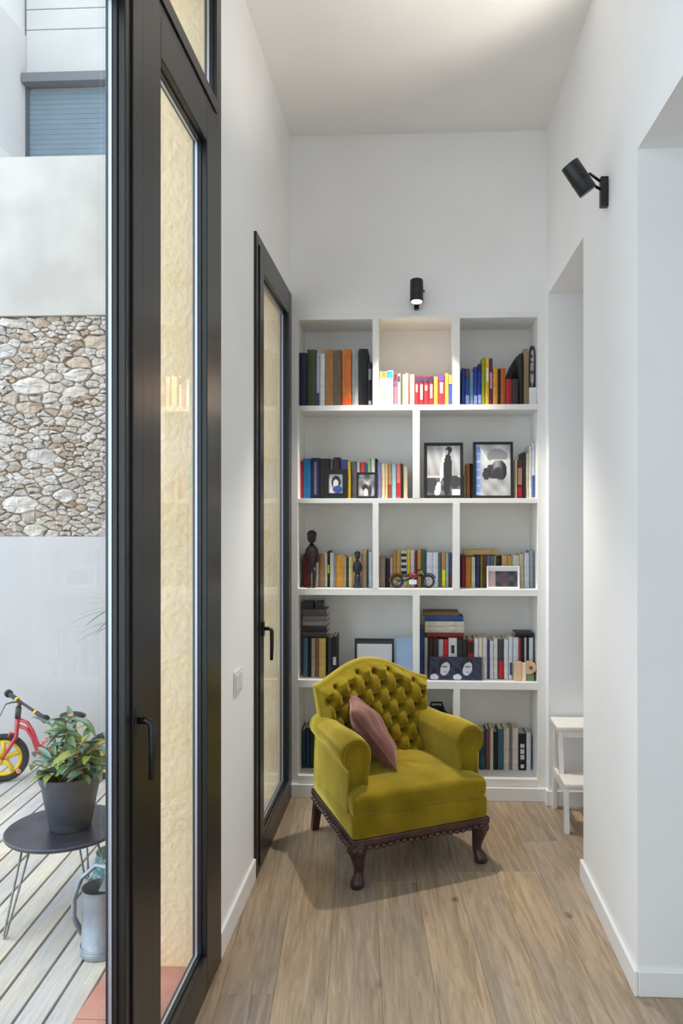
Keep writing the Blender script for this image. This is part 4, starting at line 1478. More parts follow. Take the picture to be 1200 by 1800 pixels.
# ---- cushion
PA = Vector((-0.60, -0.06, 0.80)).normalized()
PBv = Vector((-0.02, 0.985, -0.10))
PBv = (PBv - PA * PBv.dot(PA)).normalized()
PN = PA.cross(PBv)
cu = thing('throw_cushion', 'mauve velvet cushion leaning in the olive armchair', 'cushion')
cu.matrix_world = Matrix(((PA.x, PBv.x, PN.x, -0.192), (PA.y, PBv.y, PN.y, 3.628), (PA.z, PBv.z, PN.z, 0.566), (0, 0, 0, 1)))
NP = 36
vs, fs = [], []
for side in (1, -1):
    for j in range(NP + 1):
        for i in range(NP + 1):
            u, v = -1 + 2 * i / NP, -1 + 2 * j / NP
            th = 0.058 * (max(0, 1 - u ** 2) * max(0, 1 - v ** 2)) ** 0.42
            th *= 1 + 0.12 * math.sin(u * 5 + v * 3) + 0.08 * math.sin(v * 9 - u * 4)
            pin = 1 - 0.07 * (1 - v * v) * abs(u) ** 2
            pin2 = 1 - 0.07 * (1 - u * u) * abs(v) ** 2
            vs.append((u * 0.172 * pin, v * 0.172 * pin2, side * th))
m1 = (NP + 1) ** 2
for j in range(NP):
    for i in range(NP):
        a = j * (NP + 1) + i
        fs.append((a, a + 1, a + NP + 2, a + NP + 1))
        a += m1
        fs.append((a + NP + 1, a + NP + 2, a + 1, a))
co = MB().add(vs, fs).build('cushion_cover', M_MAUVE, cu, smooth=True)
edge = []
for (ua, va, ub, vb) in ((-1, -1, 1, -1), (1, -1, 1, 1), (1, 1, -1, 1), (-1, 1, -1, -1)):
    for k in range(12):
        u, v = ua + (ub - ua) * k / 12, va + (vb - va) * k / 12
        edge.append((u * 0.172 * (1 - 0.07 * (1 - v * v) * abs(u) ** 2), v * 0.172 * (1 - 0.07 * (1 - u * u) * abs(v) ** 2), 0))
MB().tube(edge + [edge[0]], 0.003, 6, caps=False).build('piping', M_MAUVE, cu, smooth=True)


# ================================================================== WALL SPOTLIGHTS
def spotlight(label, base, normal, head, axis, energy, size, length=0.125, rad=0.036, plate=(0.028, 0.115)):
    """base = point on the wall, head = centre of the cylindrical head, axis = direction the light is thrown"""
    base, head, axis, normal = Vector(base), Vector(head), Vector(axis).normalized(), Vector(normal)
    t = thing('wall_spotlight', label, 'wall lamp', base)
    side = Vector((0, 0, 1)).cross(normal)
    pl = MB()
    w, h = plate[0] / 2, plate[1] / 2
    n0, n1_ = normal * 0.001, normal * 0.03
    pts = [side * (-w) + Vector((0, 0, -h)), side * w + Vector((0, 0, -h)), side * w + Vector((0, 0, h)), side * (-w) + Vector((0, 0, h))]
    pl.add([p + n0 for p in pts] + [p + n1_ for p in pts], [(3, 2, 1, 0), (4, 5, 6, 7), (0, 1, 5, 4), (1, 2, 6, 5), (2, 3, 7, 6), (3, 0, 4, 7)])
    pl.build('backplate', M_BLACK, t, bevel=0.003)
    hc = head - base
    a0 = normal * 0.028 + Vector((0, 0, h * 0.45))
    mid = (a0 + hc) / 2 + Vector((0, 0, 0.008))
    for off in (0.016, -0.014):
        MB().tube([a0 + Vector((0, 0, off)), mid + Vector((0, 0, off * 1.2 + 0.004)), hc - axis * length * (0.12 if off > 0 else 0.34)], 0.0055, 8).build('arm', M_BLACK, t, smooth=True)
    q = Vector((0, 0, 1)).rotation_difference(axis).to_matrix().to_4x4()
    L2 = length / 2
    hd = MB().lathe([(rad * 0.6, -L2), (rad * 0.96, -L2), (rad, -L2 + 0.004), (rad, L2 - 0.002), (rad * 0.97, L2), (rad * 0.86, L2), (rad * 0.84, L2 - 0.012)], 28, close=True)
    hd.xform(Matrix.Translation(hc) @ q)
    ho = hd.build('lamp_head', M_BLACK, t, angle=40)
    MB().lathe([(rad * 1.02, -0.004), (rad * 1.02, 0.0)], 28).xform(Matrix.Translation(hc - axis * 0.01) @ q).build('seam_ring', M_GASK, ho, smooth=False)
    kn = MB().ball((0, 0, 0), 0.007, 8, 6).xform(Matrix.Translation(hc + side * (rad + 0.002)))
    kn.build('tilt_knob', M_BLACK, ho, smooth=True)
    MB().lathe([(0.001, 0.0), (rad * 0.84, 0.0), (rad * 0.84, 0.002)], 24, close=False).xform(Matrix.Translation(hc + axis * (L2 - 0.006)) @ q).build('lens', emit_mat('lamp_lens', (255, 236, 204), 14.0), t)
    ld = bpy.data.lights.new('spot_beam', 'SPOT')
    ld.energy = energy
    ld.color = (1.0, 0.92, 0.82)
    ld.spot_size = math.radians(size)
    ld.spot_blend = 0.55
    ld.shadow_soft_size = 0.03
    lo = bpy.data.objects.new('spot_beam', ld)
    COL.objects.link(lo)
    lo.parent = t
    lo.location = hc + axis * (L2 + 0.004)
    lo.rotation_euler = Vector((0, 0, -1)).rotation_difference(axis).to_euler()
    return t


hp = at_y(732, 512, D - 0.13)
spotlight('black wall spotlight shining down onto the bookcase', (hp.x + 0.0, D, at_y(731, 528, D).z), (0, -1, 0), hp, (0.0, -0.16, -1), 105, 100)
bp_ = at_x(1068, 338, XR)
hp = wpt(1017, 313, 2.87)
spotlight('black wall spotlight on the right wall aimed at the ceiling', (XR, bp_.y, bp_.z), (-1, 0, 0), hp, (-0.58, -0.1, 0.81), 19, 108)

# ================================================================== STEP STOOL
stl = thing('step_stool', 'white wooden step stool in the opening by the bookcase', 'stool', (0.962, 4.01, 0))
sw_ = 0.2                                     # half width
MB().box(-sw_ - 0.012, sw_ + 0.012, -0.035, 0.165, 0.476, 0.498).build('top_step', M_STOOL, stl, bevel=0.006)
MB().box(-sw_ - 0.004, sw_ + 0.004, -0.185, -0.005, 0.232, 0.254).build('lower_step', M_STOOL, stl, bevel=0.006)
for s in (-1, 1):
    def bar(p, q, wx, wy, name):
        p, q = Vector(p), Vector(q)
        MB().add([(p.x - wx, p.y - wy, p.z), (p.x + wx, p.y - wy, p.z), (p.x + wx, p.y + wy, p.z), (p.x - wx, p.y + wy, p.z),
                  (q.x - wx, q.y - wy, q.z), (q.x + wx, q.y - wy, q.z), (q.x + wx, q.y + wy, q.z), (q.x - wx, q.y + wy, q.z)],
                 [(3, 2, 1, 0), (4, 5, 6, 7), (0, 1, 5, 4), (1, 2, 6, 5), (2, 3, 7, 6), (3, 0, 4, 7)]).build(name, M_STOOL, stl, bevel=0.003)
    x = s * (sw_ - 0.012)
    bar((x, 0.165, 0.0), (x, 0.13, 0.476), 0.011, 0.018, 'rear_leg')
    bar((x, -0.165, 0.0), (x, -0.15, 0.232), 0.011, 0.02, 'front_leg')
    bar((x, -0.03, 0.2), (x, 0.0, 0.476), 0.011, 0.018, 'front_post')
    MB().box(x - 0.0105, x + 0.0105, -0.17, 0.15, 0.186, 0.231).build('side_rail', M_STOOL, stl, bevel=0.003)
    MB().box(x - 0.0105, x + 0.0105, -0.01, 0.14, 0.436, 0.475).build('top_rail', M_STOOL, stl, bevel=0.003)
MB().box(-sw_ + 0.024, sw_ - 0.024, 0.128, 0.148, 0.42, 0.475).build('apron', M_STOOL, stl, bevel=0.003)
MB().box(-sw_ + 0.024, sw_ - 0.024, -0.012, 0.006, 0.435, 0.475).build('apron', M_STOOL, stl, bevel=0.003)
MB().box(-sw_ + 0.024, sw_ - 0.024, 0.138, 0.156, 0.13, 0.17).build('stretcher', M_STOOL, stl, bevel=0.003)

# ================================================================== OUTSIDE
DZK = -0.045                                  # deck surface
GY = 4.85                                     # garden wall face
gd = MB().box(-5.2, FX0, -3.0, 9.0, -0.6, -0.16).build('ground', pmat('dark_soil', (20, 17, 14), (14, 12, 10), 5, rough=0.95))
tag(gd, 'dark ground under the timber deck', 'ground', kind='structure')
dk = MB()
for k in range(13):
    dk.box(-4.6, -1.11, -1.4 + 0.5 * k, -1.34 + 0.5 * k, -0.16, DZK - 0.024)
dk = dk.build('deck_floor', pmat('joist_wood', (24, 20, 17), rough=0.9))
tag(dk, 'weathered grey timber deck boards outside the glazed doors', 'deck', kind='structure')
da = math.radians(3.4)
rd = Matrix.Rotation(da, 4, 'Z')
pitch = 0.0997
l5 = (rd.inverted() @ at_z(78.3, 1795, DZK)).x
for i in range(-34, 3):
    xa = l5 + i * pitch
    c4 = [(xa + 0.005, -2.2), (xa + pitch - 0.005, -2.2), (xa + pitch - 0.005, 5.4), (xa + 0.005, 5.4)]
    poly = [((rd @ Vector((p[0], p[1], 0))).x, (rd @ Vector((p[0], p[1], 0))).y) for p in c4]
    for (a, b, c) in ((-1, 0, 4.6), (1, 0, -1.094), (0, -1, 1.5), (0, 1, GY - 0.004)):
        if poly:
            poly = clip_poly(poly, a, b, c)
    poly = clean_poly(poly)
    if len(poly) < 3 or abs(area(poly)) < 0.004:
        continue
    ri = rd.inverted()
    ctr = ri @ Vector((sum(p[0] for p in poly) / len(poly), sum(p[1] for p in poly) / len(poly), 0))
    lp = [((ri @ Vector((p[0], p[1], 0))) - ctr) for p in poly]
    MB().prism([(p.x, p.y) for p in lp], DZK - 0.024, DZK, 0.002).build('deck_board', M_DECK, dk, loc=rd @ ctr, rot=(0, 0, da))

# ---- tiled sills
def sill(name, label, x0, x1, y0, y1, z, n, mat):
    s = MB().box(x0, x1, y0, y1, -0.16, z - 0.008).build(name, M_GROUT)
    tag(s, label, 'sill', kind='structure')
    st = (y1 - y0) / n
    for k in range(n):
        MB().box(x0 + 0.002, x1 - 0.002, y0 + st * k + 0.002, y0 + st * (k + 1) - 0.002, z - 0.008, z).build('tile', mat, s, bevel=0.0015)


sill('trim_1', 'terracotta tiled doorstep outside the foreground doors', -1.09, FX0, -1.15, YA, -0.024, 13, M_TERRA)
sill('trim_2', 'pale tiled doorstep outside the door beside the bookcase', XO, FX0, YB, YBE, -0.012, 3, pmat('pale_tile', (216, 200, 190), (204, 186, 176), 6, rough=0.6))

# ---- garden wall: render below, rubble stone band, concrete above
zs0 = at_y(95, 943, GY).z
zs1 = at_y(95, 555, GY).z
zs2 = at_y(95, 276, GY).z
gw = MB()
gw.box(-5.2, XO, GY, GY + 0.35, -0.3, zs0)
gw = gw.build('wall_garden', M_RENDER)
tag(gw, 'tall garden wall with white render, rubble stone band and concrete top', 'wall', kind='structure')
MB().box(-5.2, XO, GY + 0.028, GY + 0.35, zs0, zs1).build('mortar_core', M_MORTAR, gw)
MB().box(-5.2, XO, GY - 0.012, GY + 0.35, zs1, zs2).build('concrete_band', M_CONC, gw)

rs = random.Random(21)
seeds = []
X0s, X1s = -3.3, -1.2
tries = 0
while len(seeds) < 900 and tries < 14000:
    tries += 1
    x, z = rs.uniform(X0s, X1s), rs.uniform(zs0, zs1)
    r = rs.choice((0.014, 0.017, 0.02, 0.024, 0.03, 0.04)) if tries > 90 else rs.choice((0.07, 0.09, 0.11))
    ok = True
    for (sx, sz, sr) in seeds:
        if ((x - sx) / 1.7) ** 2 + ((z - sz) * 1.55) ** 2 < (r + sr) ** 2 * 0.8:
            ok = False
            break
    if ok:
        seeds.append((x, z, r))
stones = []
for i, (sx, sz, sr) in enumerate(seeds):
    R = 0.24
    poly = [(sx - R, max(zs0, sz - R)), (sx + R, max(zs0, sz - R)), (sx + R, min(zs1, sz + R)), (sx - R, min(zs1, sz + R))]
    k2 = 3.6          # squeezed so that stones lie flat
    for j, (tx, tz, tr) in enumerate(seeds):
        if i == j or abs(tx - sx) > 0.42 or abs(tz - sz) > 0.42:
            continue
        ax, az = 2 * (tx - sx), 2 * (tz - sz) * k2
        c = (tx ** 2 + k2 * tz ** 2 - tr ** 2) - (sx ** 2 + k2 * sz ** 2 - sr ** 2)
        poly = clip_poly(poly, ax, az, c)
        if len(poly) < 3:
            break
    poly = clean_poly(poly, 0.004)
    if len(poly) < 3 or abs(area(poly)) < 0.0002:
        continue
    stones.append((abs(area(poly)), sx, sz, poly))
stones.sort(reverse=True, key=lambda q: q[0])
far = MB()
cnt = 0
for (ar, sx, sz, poly) in stones:
    fine = []
    for a in range(len(poly)):
        p, q = poly[a], poly[(a + 1) % len(poly)]
        fine.append(p)
        ln = math.hypot(p[0] - q[0], p[1] - q[1])
        if ln > 0.03:
            t = rs.uniform(0.35, 0.65)
            jx, jz = rs.uniform(-.16, .16) * ln, rs.uniform(-.16, .16) * ln
            fine.append((p[0] + (q[0] - p[0]) * t + jx, p[1] + (q[1] - p[1]) * t + jz))
    cx = sum(p[0] for p in fine) / len(fine)
    cz = sum(p[1] for p in fine) / len(fine)
    size = math.sqrt(ar)
    proud = rs.uniform(0.012, 0.034) + 0.05 * size
    gap = rs.uniform(0.001, 0.006)
    tx, tz = rs.uniform(-.35, .35), rs.uniform(-.35, .35)
    rings = []
    for (ins, dep) in ((-0.02, 0.0), (0.03, 0.62), (0.16, 0.9), (0.5, 1.0)):
        rg = []
        for (x, z) in fine:
            f = max(0.3, 1 - (gap / max(0.012, math.hypot(x - cx, z - cz)))) * (1 - ins)
            jit = 0 if dep == 0 else rs.uniform(-0.2, 0.2) * proud
            qx, qz = (x - cx) * f, (z - cz) * f
            if dep:
                qx += rs.uniform(-.004, .004); qz += rs.uniform(-.004, .004)
            rg.append((qx, -(dep * proud * (1 + tx * qx / size + tz * qz / size) + jit), qz))
        rings.append(rg)
    n = len(fine)
    vs = [p for r in rings for p in r] + [(0, -proud * 1.02, 0)]
    fs = []
    for r in range(3):
        for a in range(n):
            fs.append((r * n + a, r * n + (a + 1) % n, (r + 1) * n + (a + 1) % n, (r + 1) * n + a))
    fs += [(3 * n + a, 3 * n + (a + 1) % n, 4 * n) for a in range(n)]
    mt = M_STONE[rs.choice((0, 0, 0, 1, 1, 2))]
    if -2.86 < cx < -1.78 and cnt < 298:
        cnt += 1
        MB().add(vs, fs).build('stone', mt, gw, loc=(cx, GY + 0.035, cz))
    else:
        far.add([(v[0] + cx, v[1] + GY + 0.035, v[2] + cz) for v in vs], fs)
fo_ = far.build('stone_field', M_STONE[0], gw)
fo_['kind'] = 'stuff'

# ---- neighbouring building over the wall
NY = 8.0
nb = thing('neighbor_building', 'white clad building with a shuttered window above the garden wall', 'building', (0, NY, 0))
M_CLAD = pmat('white_cladding', (190, 186, 182), (184, 181, 178), 2, rough=0.6)
M_NBW = pmat('white_render_wall', (180, 174, 170), (174, 168, 164), 2, rough=0.9)
M_SHUT = pmat('blue_grey_shutter', (112, 128, 138), (104, 120, 131), 3, rough=0.5)
M_LINT = pmat('grey_lintel', (108, 108, 112), rough=0.6)


def nX(px):
    return at_y(px, 100, NY).x


def nZ(py):
    return at_y(110, py, NY).z


xw0, xw1 = nX(46), nX(420)
zl0, zl1 = nZ(153), nZ(137)
edges = [137, 51, 15, -30, -75, -120]
for a, b2 in zip(edges[:-1], edges[1:]):
    MB().box(xw0, xw1, 0.0, 0.1, nZ(a) + 0.004, nZ(b2) - 0.004).build('cladding_panel', M_CLAD, nb, bevel=0.006)
MB().box(xw0, xw1, 0.03, 0.3, 2.0, nZ(-120)).build('core_wall', M_NBW, nb)
MB().box(nX(47), nX(330), -0.12, 0.02, zl0, zl1).build('lintel', M_LINT, nb, bevel=0.004)
MB().box(nX(47), nX(51.5), -0.02, 0.03, 2.4, zl0).build('shutter_guide', pmat('dark_guide', (70, 76, 84)), nb)
zz = zl0 - 0.02
k = 0
while zz > 2.9:
    MB().box(nX(51.5), nX(330), 0.005, 0.022, zz - 0.0535, zz - 0.0005).build('shutter_slat', M_SHUT, nb, bevel=0.003)
    zz -= 0.054
    k += 1
MB().box(xw0 - 0.25, xw0, -3.0, 0.3, 2.0, nZ(62)).build('side_wall', M_NBW, nb)
MB().box(xw0 - 0.25, xw0 - 0.02, -3.0, 0.3, nZ(62), nZ(-120)).build('sunlit_side_wall', M_CLAD, nb)  # lighter material stands for sunlight on the upper part of this wall
MB().box(xw0 - 0.02, xw0 + 0.012, -3.0, -0.02, 3.2, nZ(276) - 0.02 - 0.12).build('side_ledge', M_CLAD, nb)

# ---- side table with hairpin legs
TC = Vector((-1.44, 3.084, DZK))
TZ = 0.307 - DZK
tb = thing('side_table', 'low round dark metal side table on the deck', 'table', TC)
M_TTOP = pmat('dark_zinc', (58, 58, 68), (86, 86, 96), 6, rough=0.32, metal=0.55, detail=6)
M_WIRE = pmat('weathered_steel', (150, 150, 152), (118, 116, 116), 30, rough=0.5, metal=0.5)
MB().lathe([(0.2, TZ - 0.016), (0.232, TZ - 0.016), (0.236, TZ - 0.011), (0.236, TZ - 0.003), (0.233, TZ)], 56).build('table_top', M_TTOP, tb, angle=40)
for ang in (238, 96, 345):
    a = math.radians(ang)
    dr = Vector((math.cos(a), math.sin(a), 0))
    sd = Vector((-dr.y, dr.x, 0))
    MB().tube([dr * 0.17 + sd * 0.026 + Vector((0, 0, TZ - 0.016)), dr * 0.262 + sd * 0.008 + Vector((0, 0, 0.012)), dr * 0.265 + Vector((0, 0, 0.005)),
               dr * 0.262 - sd * 0.008 + Vector((0, 0, 0.012)), dr * 0.17 - sd * 0.026 + Vector((0, 0, TZ - 0.016))], 0.0045, 8).build('hairpin_leg', M_WIRE, tb, smooth=True)

# ---- potted plant
PC = Vector((-1.417, 3.075, 0.3078))
pp = thing('potted_plant', 'flowering leafy plant in a dark grey pot on the side table', 'plant', PC)
M_POT = pmat('dark_grey_pot', (62, 64, 74), (72, 74, 84), 8, rough=0.5)
MB().lathe([(0.078, 0), (0.082, 0.004), (0.116, 0.19), (0.121, 0.192), (0.128, 0.223), (0.122, 0.224), (0.112, 0.186), (0.108, 0.18)], 40, close=True).build('pot', M_POT, pp, angle=35)
MB().lathe([(0.001, 0.182), (0.108, 0.186)], 24, close=False).build('soil', pmat('potting_soil', (52, 40, 32), (34, 26, 20), 40, rough=0.95, bump=0.8), pp)
M_LEAF = [pmat('leaf_green', (74, 104, 66), (106, 134, 96), 20, rough=0.35, rand=0.2), pmat('leaf_blue_green', (98, 130, 112), (134, 160, 144), 20, rough=0.35, rand=0.2),
          pmat('leaf_yellow_green', (134, 142, 62), (160, 164, 84), 20, rough=0.4, rand=0.15)]
M_STEM = pmat('plant_stem', (150, 132, 96), (120, 112, 76), 30, rough=0.7)


def leaf_mesh(name, wd, droop, fold=0.12, n=7):
    vs, fs = [], []
    for i in range(n + 1):
        t = i / n
        w = wd * (math.sin(PI * min(1, t * 0.93 + 0.05)) ** 0.8)
        z = -droop * t * t
        vs += [(-w, t, z + fold * w), (0, t, z), (w, t, z + fold * w)]
    for i in range(n):
        a = i * 3
        fs += [(a, a + 1, a + 4, a + 3), (a + 1, a + 2, a + 5, a + 4)]
    return MB().add(vs, fs).mesh(name)


LM = [leaf_mesh('leaf', 0.16, 0.25, 0.5), leaf_mesh('leaf', 0.19, 0.45, 0.5), leaf_mesh('leaf', 0.14, 0.1, 0.6)]
for me in LM:
    me.materials.append(None)
rl_ = random.Random(11)
tips = []
stem_b = MB()
for k in range(17):
    a = rl_.uniform(0, 2 * PI)
    out = rl_.uniform(0.06, 0.18) if k > 3 else 0.03
    hgt = rl_.uniform(0.26, 0.40) if k > 3 else 0.44
    p0 = Vector((rl_.uniform(-.05, .05), rl_.uniform(-.05, .05), 0.182))
    p2 = Vector((math.cos(a) * out, math.sin(a) * out, hgt))
    p1 = (p0 + p2) / 2 + Vector((math.cos(a) * out * -0.1, 0, 0.02))
    stem_b.tube([p0, p1, p2], [0.0035, 0.003, 0.002], 6)
    tips.append((p0, p1, p2, a))
stem_b.build('stems', M_STEM, pp, smooth=True)


def add_leaf(parent, mesh, mat, pos, yaw, pitch_, roll, ln):
    o = bpy.data.objects.new('leaf', mesh)
    COL.objects.link(o)
    o.parent = parent
    o.location = pos
    o.rotation_euler = (pitch_, roll, yaw)
    o.scale = (ln, ln, ln)
    o.material_slots[0].link = 'OBJECT'
    o.material_slots[0].material = mat
    for p in mesh.polygons:
        p.use_smooth = True
    return o


for (p0, p1, p2, a) in tips:
    for k in range(9):
        t = rl_.uniform(0.35, 1.0)
        pos = p0.lerp(p2, t) if t < 0.9 else p2
        yaw = rl_.uniform(0, 2 * PI)
        add_leaf(pp, rl_.choice(LM), rl_.choice((M_LEAF[0], M_LEAF[0], M_LEAF[1], M_LEAF[1], M_LEAF[2])), pos, yaw, rl_.uniform(-0.35, 0.9) if t > 0.8 else rl_.uniform(-0.5, 0.4), rl_.uniform(-0.4, 0.4), rl_.uniform(0.06, 0.115))
fl_m = []
for k, c in enumerate(((222, 150, 142), (230, 176, 136), (204, 104, 86))):
    fl_m.append(pmat('petal_%d' % c[1], c, rough=0.6))
pet = MB()
for k in range(5):
    a = 2 * PI * k / 5
    pet.ball((math.cos(a) * 0.006, math.sin(a) * 0.006, 0.002), 0.0055, 6, 5, (1, 1, 0.6))
pet = pet.mesh('flower')
pet.materials.append(None)
for k in range(15):
    p0, p1, p2, a = rl_.choice(tips)
    o = bpy.data.objects.new('flower', pet)
    COL.objects.link(o)
    o.parent = pp
    o.location = p2 + Vector((rl_.uniform(-.05, .05), rl_.uniform(-.05, .05), rl_.uniform(-.05, .03)))
    o.rotation_euler = (rl_.uniform(0, 1.4), 0, rl_.uniform(0, 6))
    o.material_slots[0].link = 'OBJECT'
    o.material_slots[0].material = rl_.choice(fl_m)

# ---- watering can
wc = thing('watering_can', 'galvanised metal watering can on the deck beside the doorstep', 'watering can', (-1.172, 2.80, DZK))
M_GALV = pmat('galvanised_steel', (168, 176, 184), (136, 144, 154), 12, rough=0.42, metal=0.65)
zc_ = 2.8
hcan = 0.245
MB().lathe([(0.07, 0), (0.076, 0.004), (0.076, 0.03), (0.071, 0.036), (0.069, hcan - 0.01), (0.072, hcan), (0.068, hcan), (0.064, hcan - 0.03), (0.062, 0.02)], 36, close=True).build('body', M_GALV, wc, angle=40)
MB().lathe([(0.0745, 0.028), (0.0775, 0.032), (0.0745, 0.036)], 36, close=False).build('band', M_GALV, wc, smooth=True)
lid = [(0.068 * math.cos(a), 0.068 * math.sin(a), hcan + 0.001) for a in [PI * (-0.42) + PI * 0.95 * k / 12 for k in range(13)]]
MB().add([(x * 1.0, y, z + 0.018 * (1 - (x / 0.068 if x > 0 else 0))) for x, y, z in lid] + [(lid[0][0], lid[0][1], hcan + 0.02)], [tuple(range(13))]).build('half_lid', M_GALV, wc)
hd_pts = [(-0.069, -0.01, 0.07), (-0.1, -0.012, 0.13), (-0.102, -0.008, 0.2), (-0.075, -0.004, 0.275), (-0.02, 0, 0.325), (0.04, 0, 0.315), (0.07, 0, 0.25)]
MB().tube(hd_pts, 0.009, 10, squash=1.5).build('handle', M_GALV, wc, smooth=True)
MB().tube([(0.05, 0.045, 0.05), (0.1, 0.11, 0.14), (0.13, 0.17, 0.27)], [0.022, 0.017, 0.013], 12).build('spout', M_GALV, wc, smooth=True)
MB().lathe([(0.012, 0), (0.036, 0.03), (0.036, 0.034)], 18).xform(Matrix.Translation((0.13, 0.17, 0.265)) @ Matrix.Rotation(0.5, 4, 'X')).build('rose', M_GALV, wc, angle=40)

# ---- teal pot behind the can
tp = thing('teal_planter', 'speckled teal planter behind the watering can', 'planter', (-1.30, 3.28, DZK))
MB().lathe([(0.07, 0), (0.09, 0.005), (0.105, 0.06), (0.1, 0.12), (0.085, 0.155), (0.09, 0.165), (0.082, 0.165), (0.076, 0.15)], 32).build('planter_body', pmat('teal_glaze', (62, 118, 122), (146, 176, 172), 60, rough=0.35, blend=(.5, .62)), tp, smooth=True)
MB().lathe([(0.001, 0.148), (0.077, 0.15)], 24, close=False).build('soil', pmat('potting_soil', (52, 40, 32)), tp)

# ---- narrow-leaved palm further back, mostly behind the door frame
pl = thing('potted_palm', 'thin-leaved palm whose drooping leaf tips show beside the frame', 'plant', (-1.62, 4.28, DZK))
MB().lathe([(0.1, 0), (0.105, 0.005), (0.14, 0.24), (0.148, 0.25), (0.148, 0.27), (0.138, 0.27), (0.13, 0.23)], 32).build('pot', M_POT, pl, angle=35)
MB().lathe([(0.001, 0.228), (0.13, 0.23)], 24, close=False).build('soil', pmat('potting_soil', (52, 40, 32)), pl)
MB().tube([(0, 0, 0.2), (0.01, 0, 0.6), (0.0, 0.01, 1.08)], [0.02, 0.016, 0.012], 10).build('trunk', M_STEM, pl, smooth=True)
PM = leaf_mesh('leaf', 0.028, 0.75, 0.3, 10)
PM.materials.append(None)
rp_ = random.Random(5)
for k in range(30):
    add_leaf(pl, PM, rp_.choice(M_LEAF[:2]), (rp_.uniform(-.02, .02), rp_.uniform(-.02, .02), 1.06 + rp_.uniform(-0.08, 0.05)), rp_.uniform(0, 2 * PI), rp_.uniform(0.2, 0.9), 0, rp_.uniform(0.22, 0.31))

# ---- child's balance bike against the garden wall
ZB = 4.66
bk_o = at_z(10, 1372, DZK)
bo = wpt(6, 1330, ZB)
bo.z = DZK
bike = thing('balance_bike', "child's red balance bike with yellow wheels leaning by the garden wall", 'bicycle', bo)


def rel(px, py, zc):
    return wpt(px, py, zc) - bo


M_BRED = pmat('bike_red', (176, 22, 40), rough=0.25, coat=0.5)
M_BYEL = pmat('bike_yellow', (222, 186, 24), rough=0.4)
RW = 0.148
fc = Vector((0, 0, RW + 0.001))
rc_ = rel(192, 1330, ZB + 0.05); rc_.z = RW + 0.001
ax = (rc_ - fc).normalized()


def wheel(c, dirv):
    dv = Vector((dirv.x, dirv.y, 0)).normalized()
    up = Vector((0, 0, 1))
    nn = dv.cross(up)
    def circ(r, off=0.0):
        return [c + dv * (r * math.cos(2 * PI * k / 30)) + up * (r * math.sin(2 * PI * k / 30)) + nn * off for k in range(31)]
    w = MB().tube(circ(RW - 0.019), 0.019, 10, caps=False).build('tyre', M_TIRE, bike, smooth=True)
    MB().tube(circ(RW - 0.047), 0.013, 8, caps=False).build('rim', M_BYEL, w, smooth=True)
    sp = MB()
    for k in range(5):
        a = 2 * PI * k / 5 + 0.3
        e = dv * math.cos(a) + up * math.sin(a)
        sp.tube([c + e * 0.012, c + e * 0.06, c + e * (RW - 0.045)], [0.02, 0.013, 0.018], 8, squash=1.0)
    sp.build('spoke_star', M_BYEL, w, smooth=True)
    MB().ball(c, 0.02, 10, 8).build('hub', M_BLACK, w, smooth=True)
    return nn


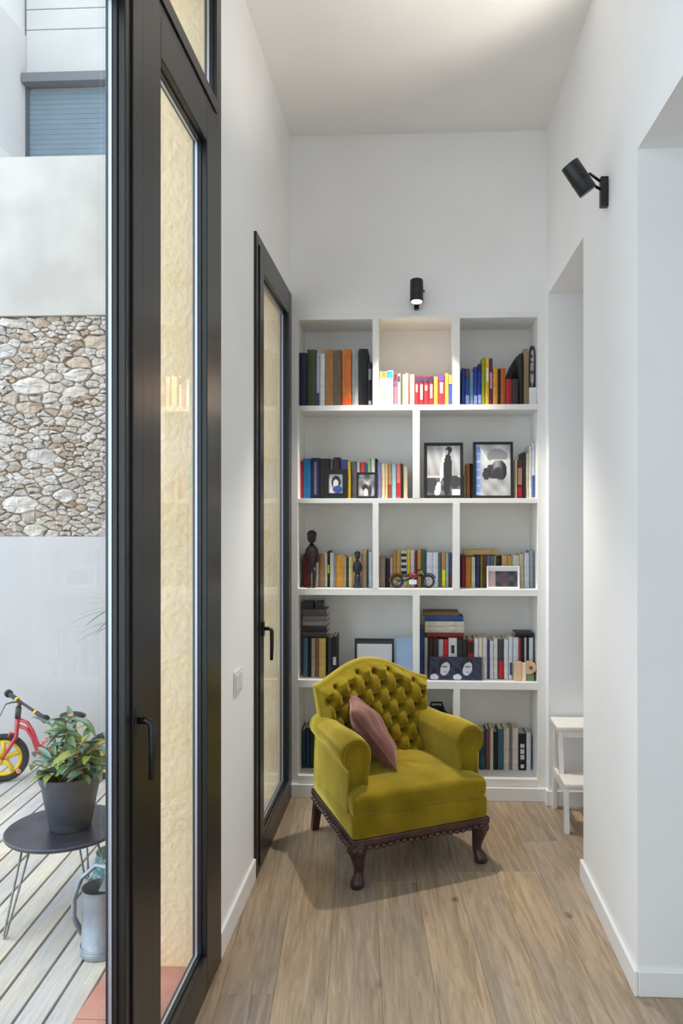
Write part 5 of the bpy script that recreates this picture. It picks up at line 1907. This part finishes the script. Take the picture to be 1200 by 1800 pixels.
fd = Vector((0.96, 0.28, 0))
nn = wheel(fc, fd)
wheel(rc_, ax)
hd0 = rel(31, 1262, ZB); hd1 = rel(33, 1243, ZB)
cr = rel(28, 1296, ZB)
MB().tube([fc + nn * 0.04, fc + nn * 0.042 + (cr - fc) * 0.7, cr, hd0], [0.009, 0.011, 0.014, 0.014], 10).build('fork', M_BRED, bike, smooth=True)
MB().tube([fc - nn * 0.04, fc - nn * 0.042 + (cr - fc) * 0.7, cr], [0.009, 0.011, 0.013], 10).build('fork', M_BRED, bike, smooth=True)
MB().tube([hd0, hd1], 0.017, 12).build('head_tube', M_BLACK, bike, smooth=True)
st0 = rel(35, 1236, ZB)
MB().tube([hd1, st0], 0.012, 10).build('stem', M_BLACK, bike, smooth=True)
ga, gb = rel(15, 1219, ZB + 0.13), rel(80, 1264, ZB - 0.13)
gm = (ga + gb) / 2
hb = MB().tube([ga, gm, gb], 0.0085, 10).build('handlebar', M_BLACK, bike, smooth=True)
for e, m_ in ((ga, gm), (gb, gm)):
    dv = (m_ - e).normalized()
    gp = MB().tube([e, e + dv * 0.1], 0.014, 12).build('grip', pmat('dark_grip', (44, 46, 62), rough=0.7), hb, smooth=True)
    MB().tube([e - dv * 0.008, e + dv * 0.012], 0.024, 14).build('grip_end', M_TIRE, hb, smooth=True)
    MB().tube([e + dv * 0.102, e + dv * 0.118], 0.0155, 12).build('grip_ring', M_BYEL, hb, smooth=True)
bl = rel(10, 1238, ZB + 0.05)
MB().tube([gm + (ga - gm) * 0.3, (gm + (ga - gm) * 0.45 + bl) / 2, bl], [0.005, 0.005, 0.004], 8).build('brake_lever', M_BLACK, hb, smooth=True)
MB().tube([bl, rel(-8, 1275, ZB), rel(0, 1310, ZB)], 0.003, 6).build('brake_cable', M_BLACK, bike, smooth=True)
for dy in (0, 12):
    MB().tube([rel(33, 1264 + dy, ZB), rel(48, 1270 + dy, ZB), rel(58, 1286 + dy, ZB), rel(66, 1308 + dy * 1.2, ZB), rel(92, 1326 + dy * .6, ZB + 0.02), rel(140, 1330, ZB + 0.04), rc_], 0.011, 10).build('frame_tube', M_BRED, bike, smooth=True)
MB().tube([rel(28, 1292, ZB), rel(18, 1288, ZB - .02), rel(14, 1296, ZB - .03)], 0.006, 8).build('front_guard', M_BRED, bike, smooth=True)
sd = rel(128, 1262, ZB + 0.03)
MB().tube([rel(140, 1328, ZB + 0.04), sd], 0.011, 10).build('seat_post', M_BLACK, bike, smooth=True)
MB().ball(sd + Vector((0, 0, 0.015)), 0.07, 14, 8, (1.2, 0.7, 0.35)).build('saddle', M_BLACK, bike, smooth=True)
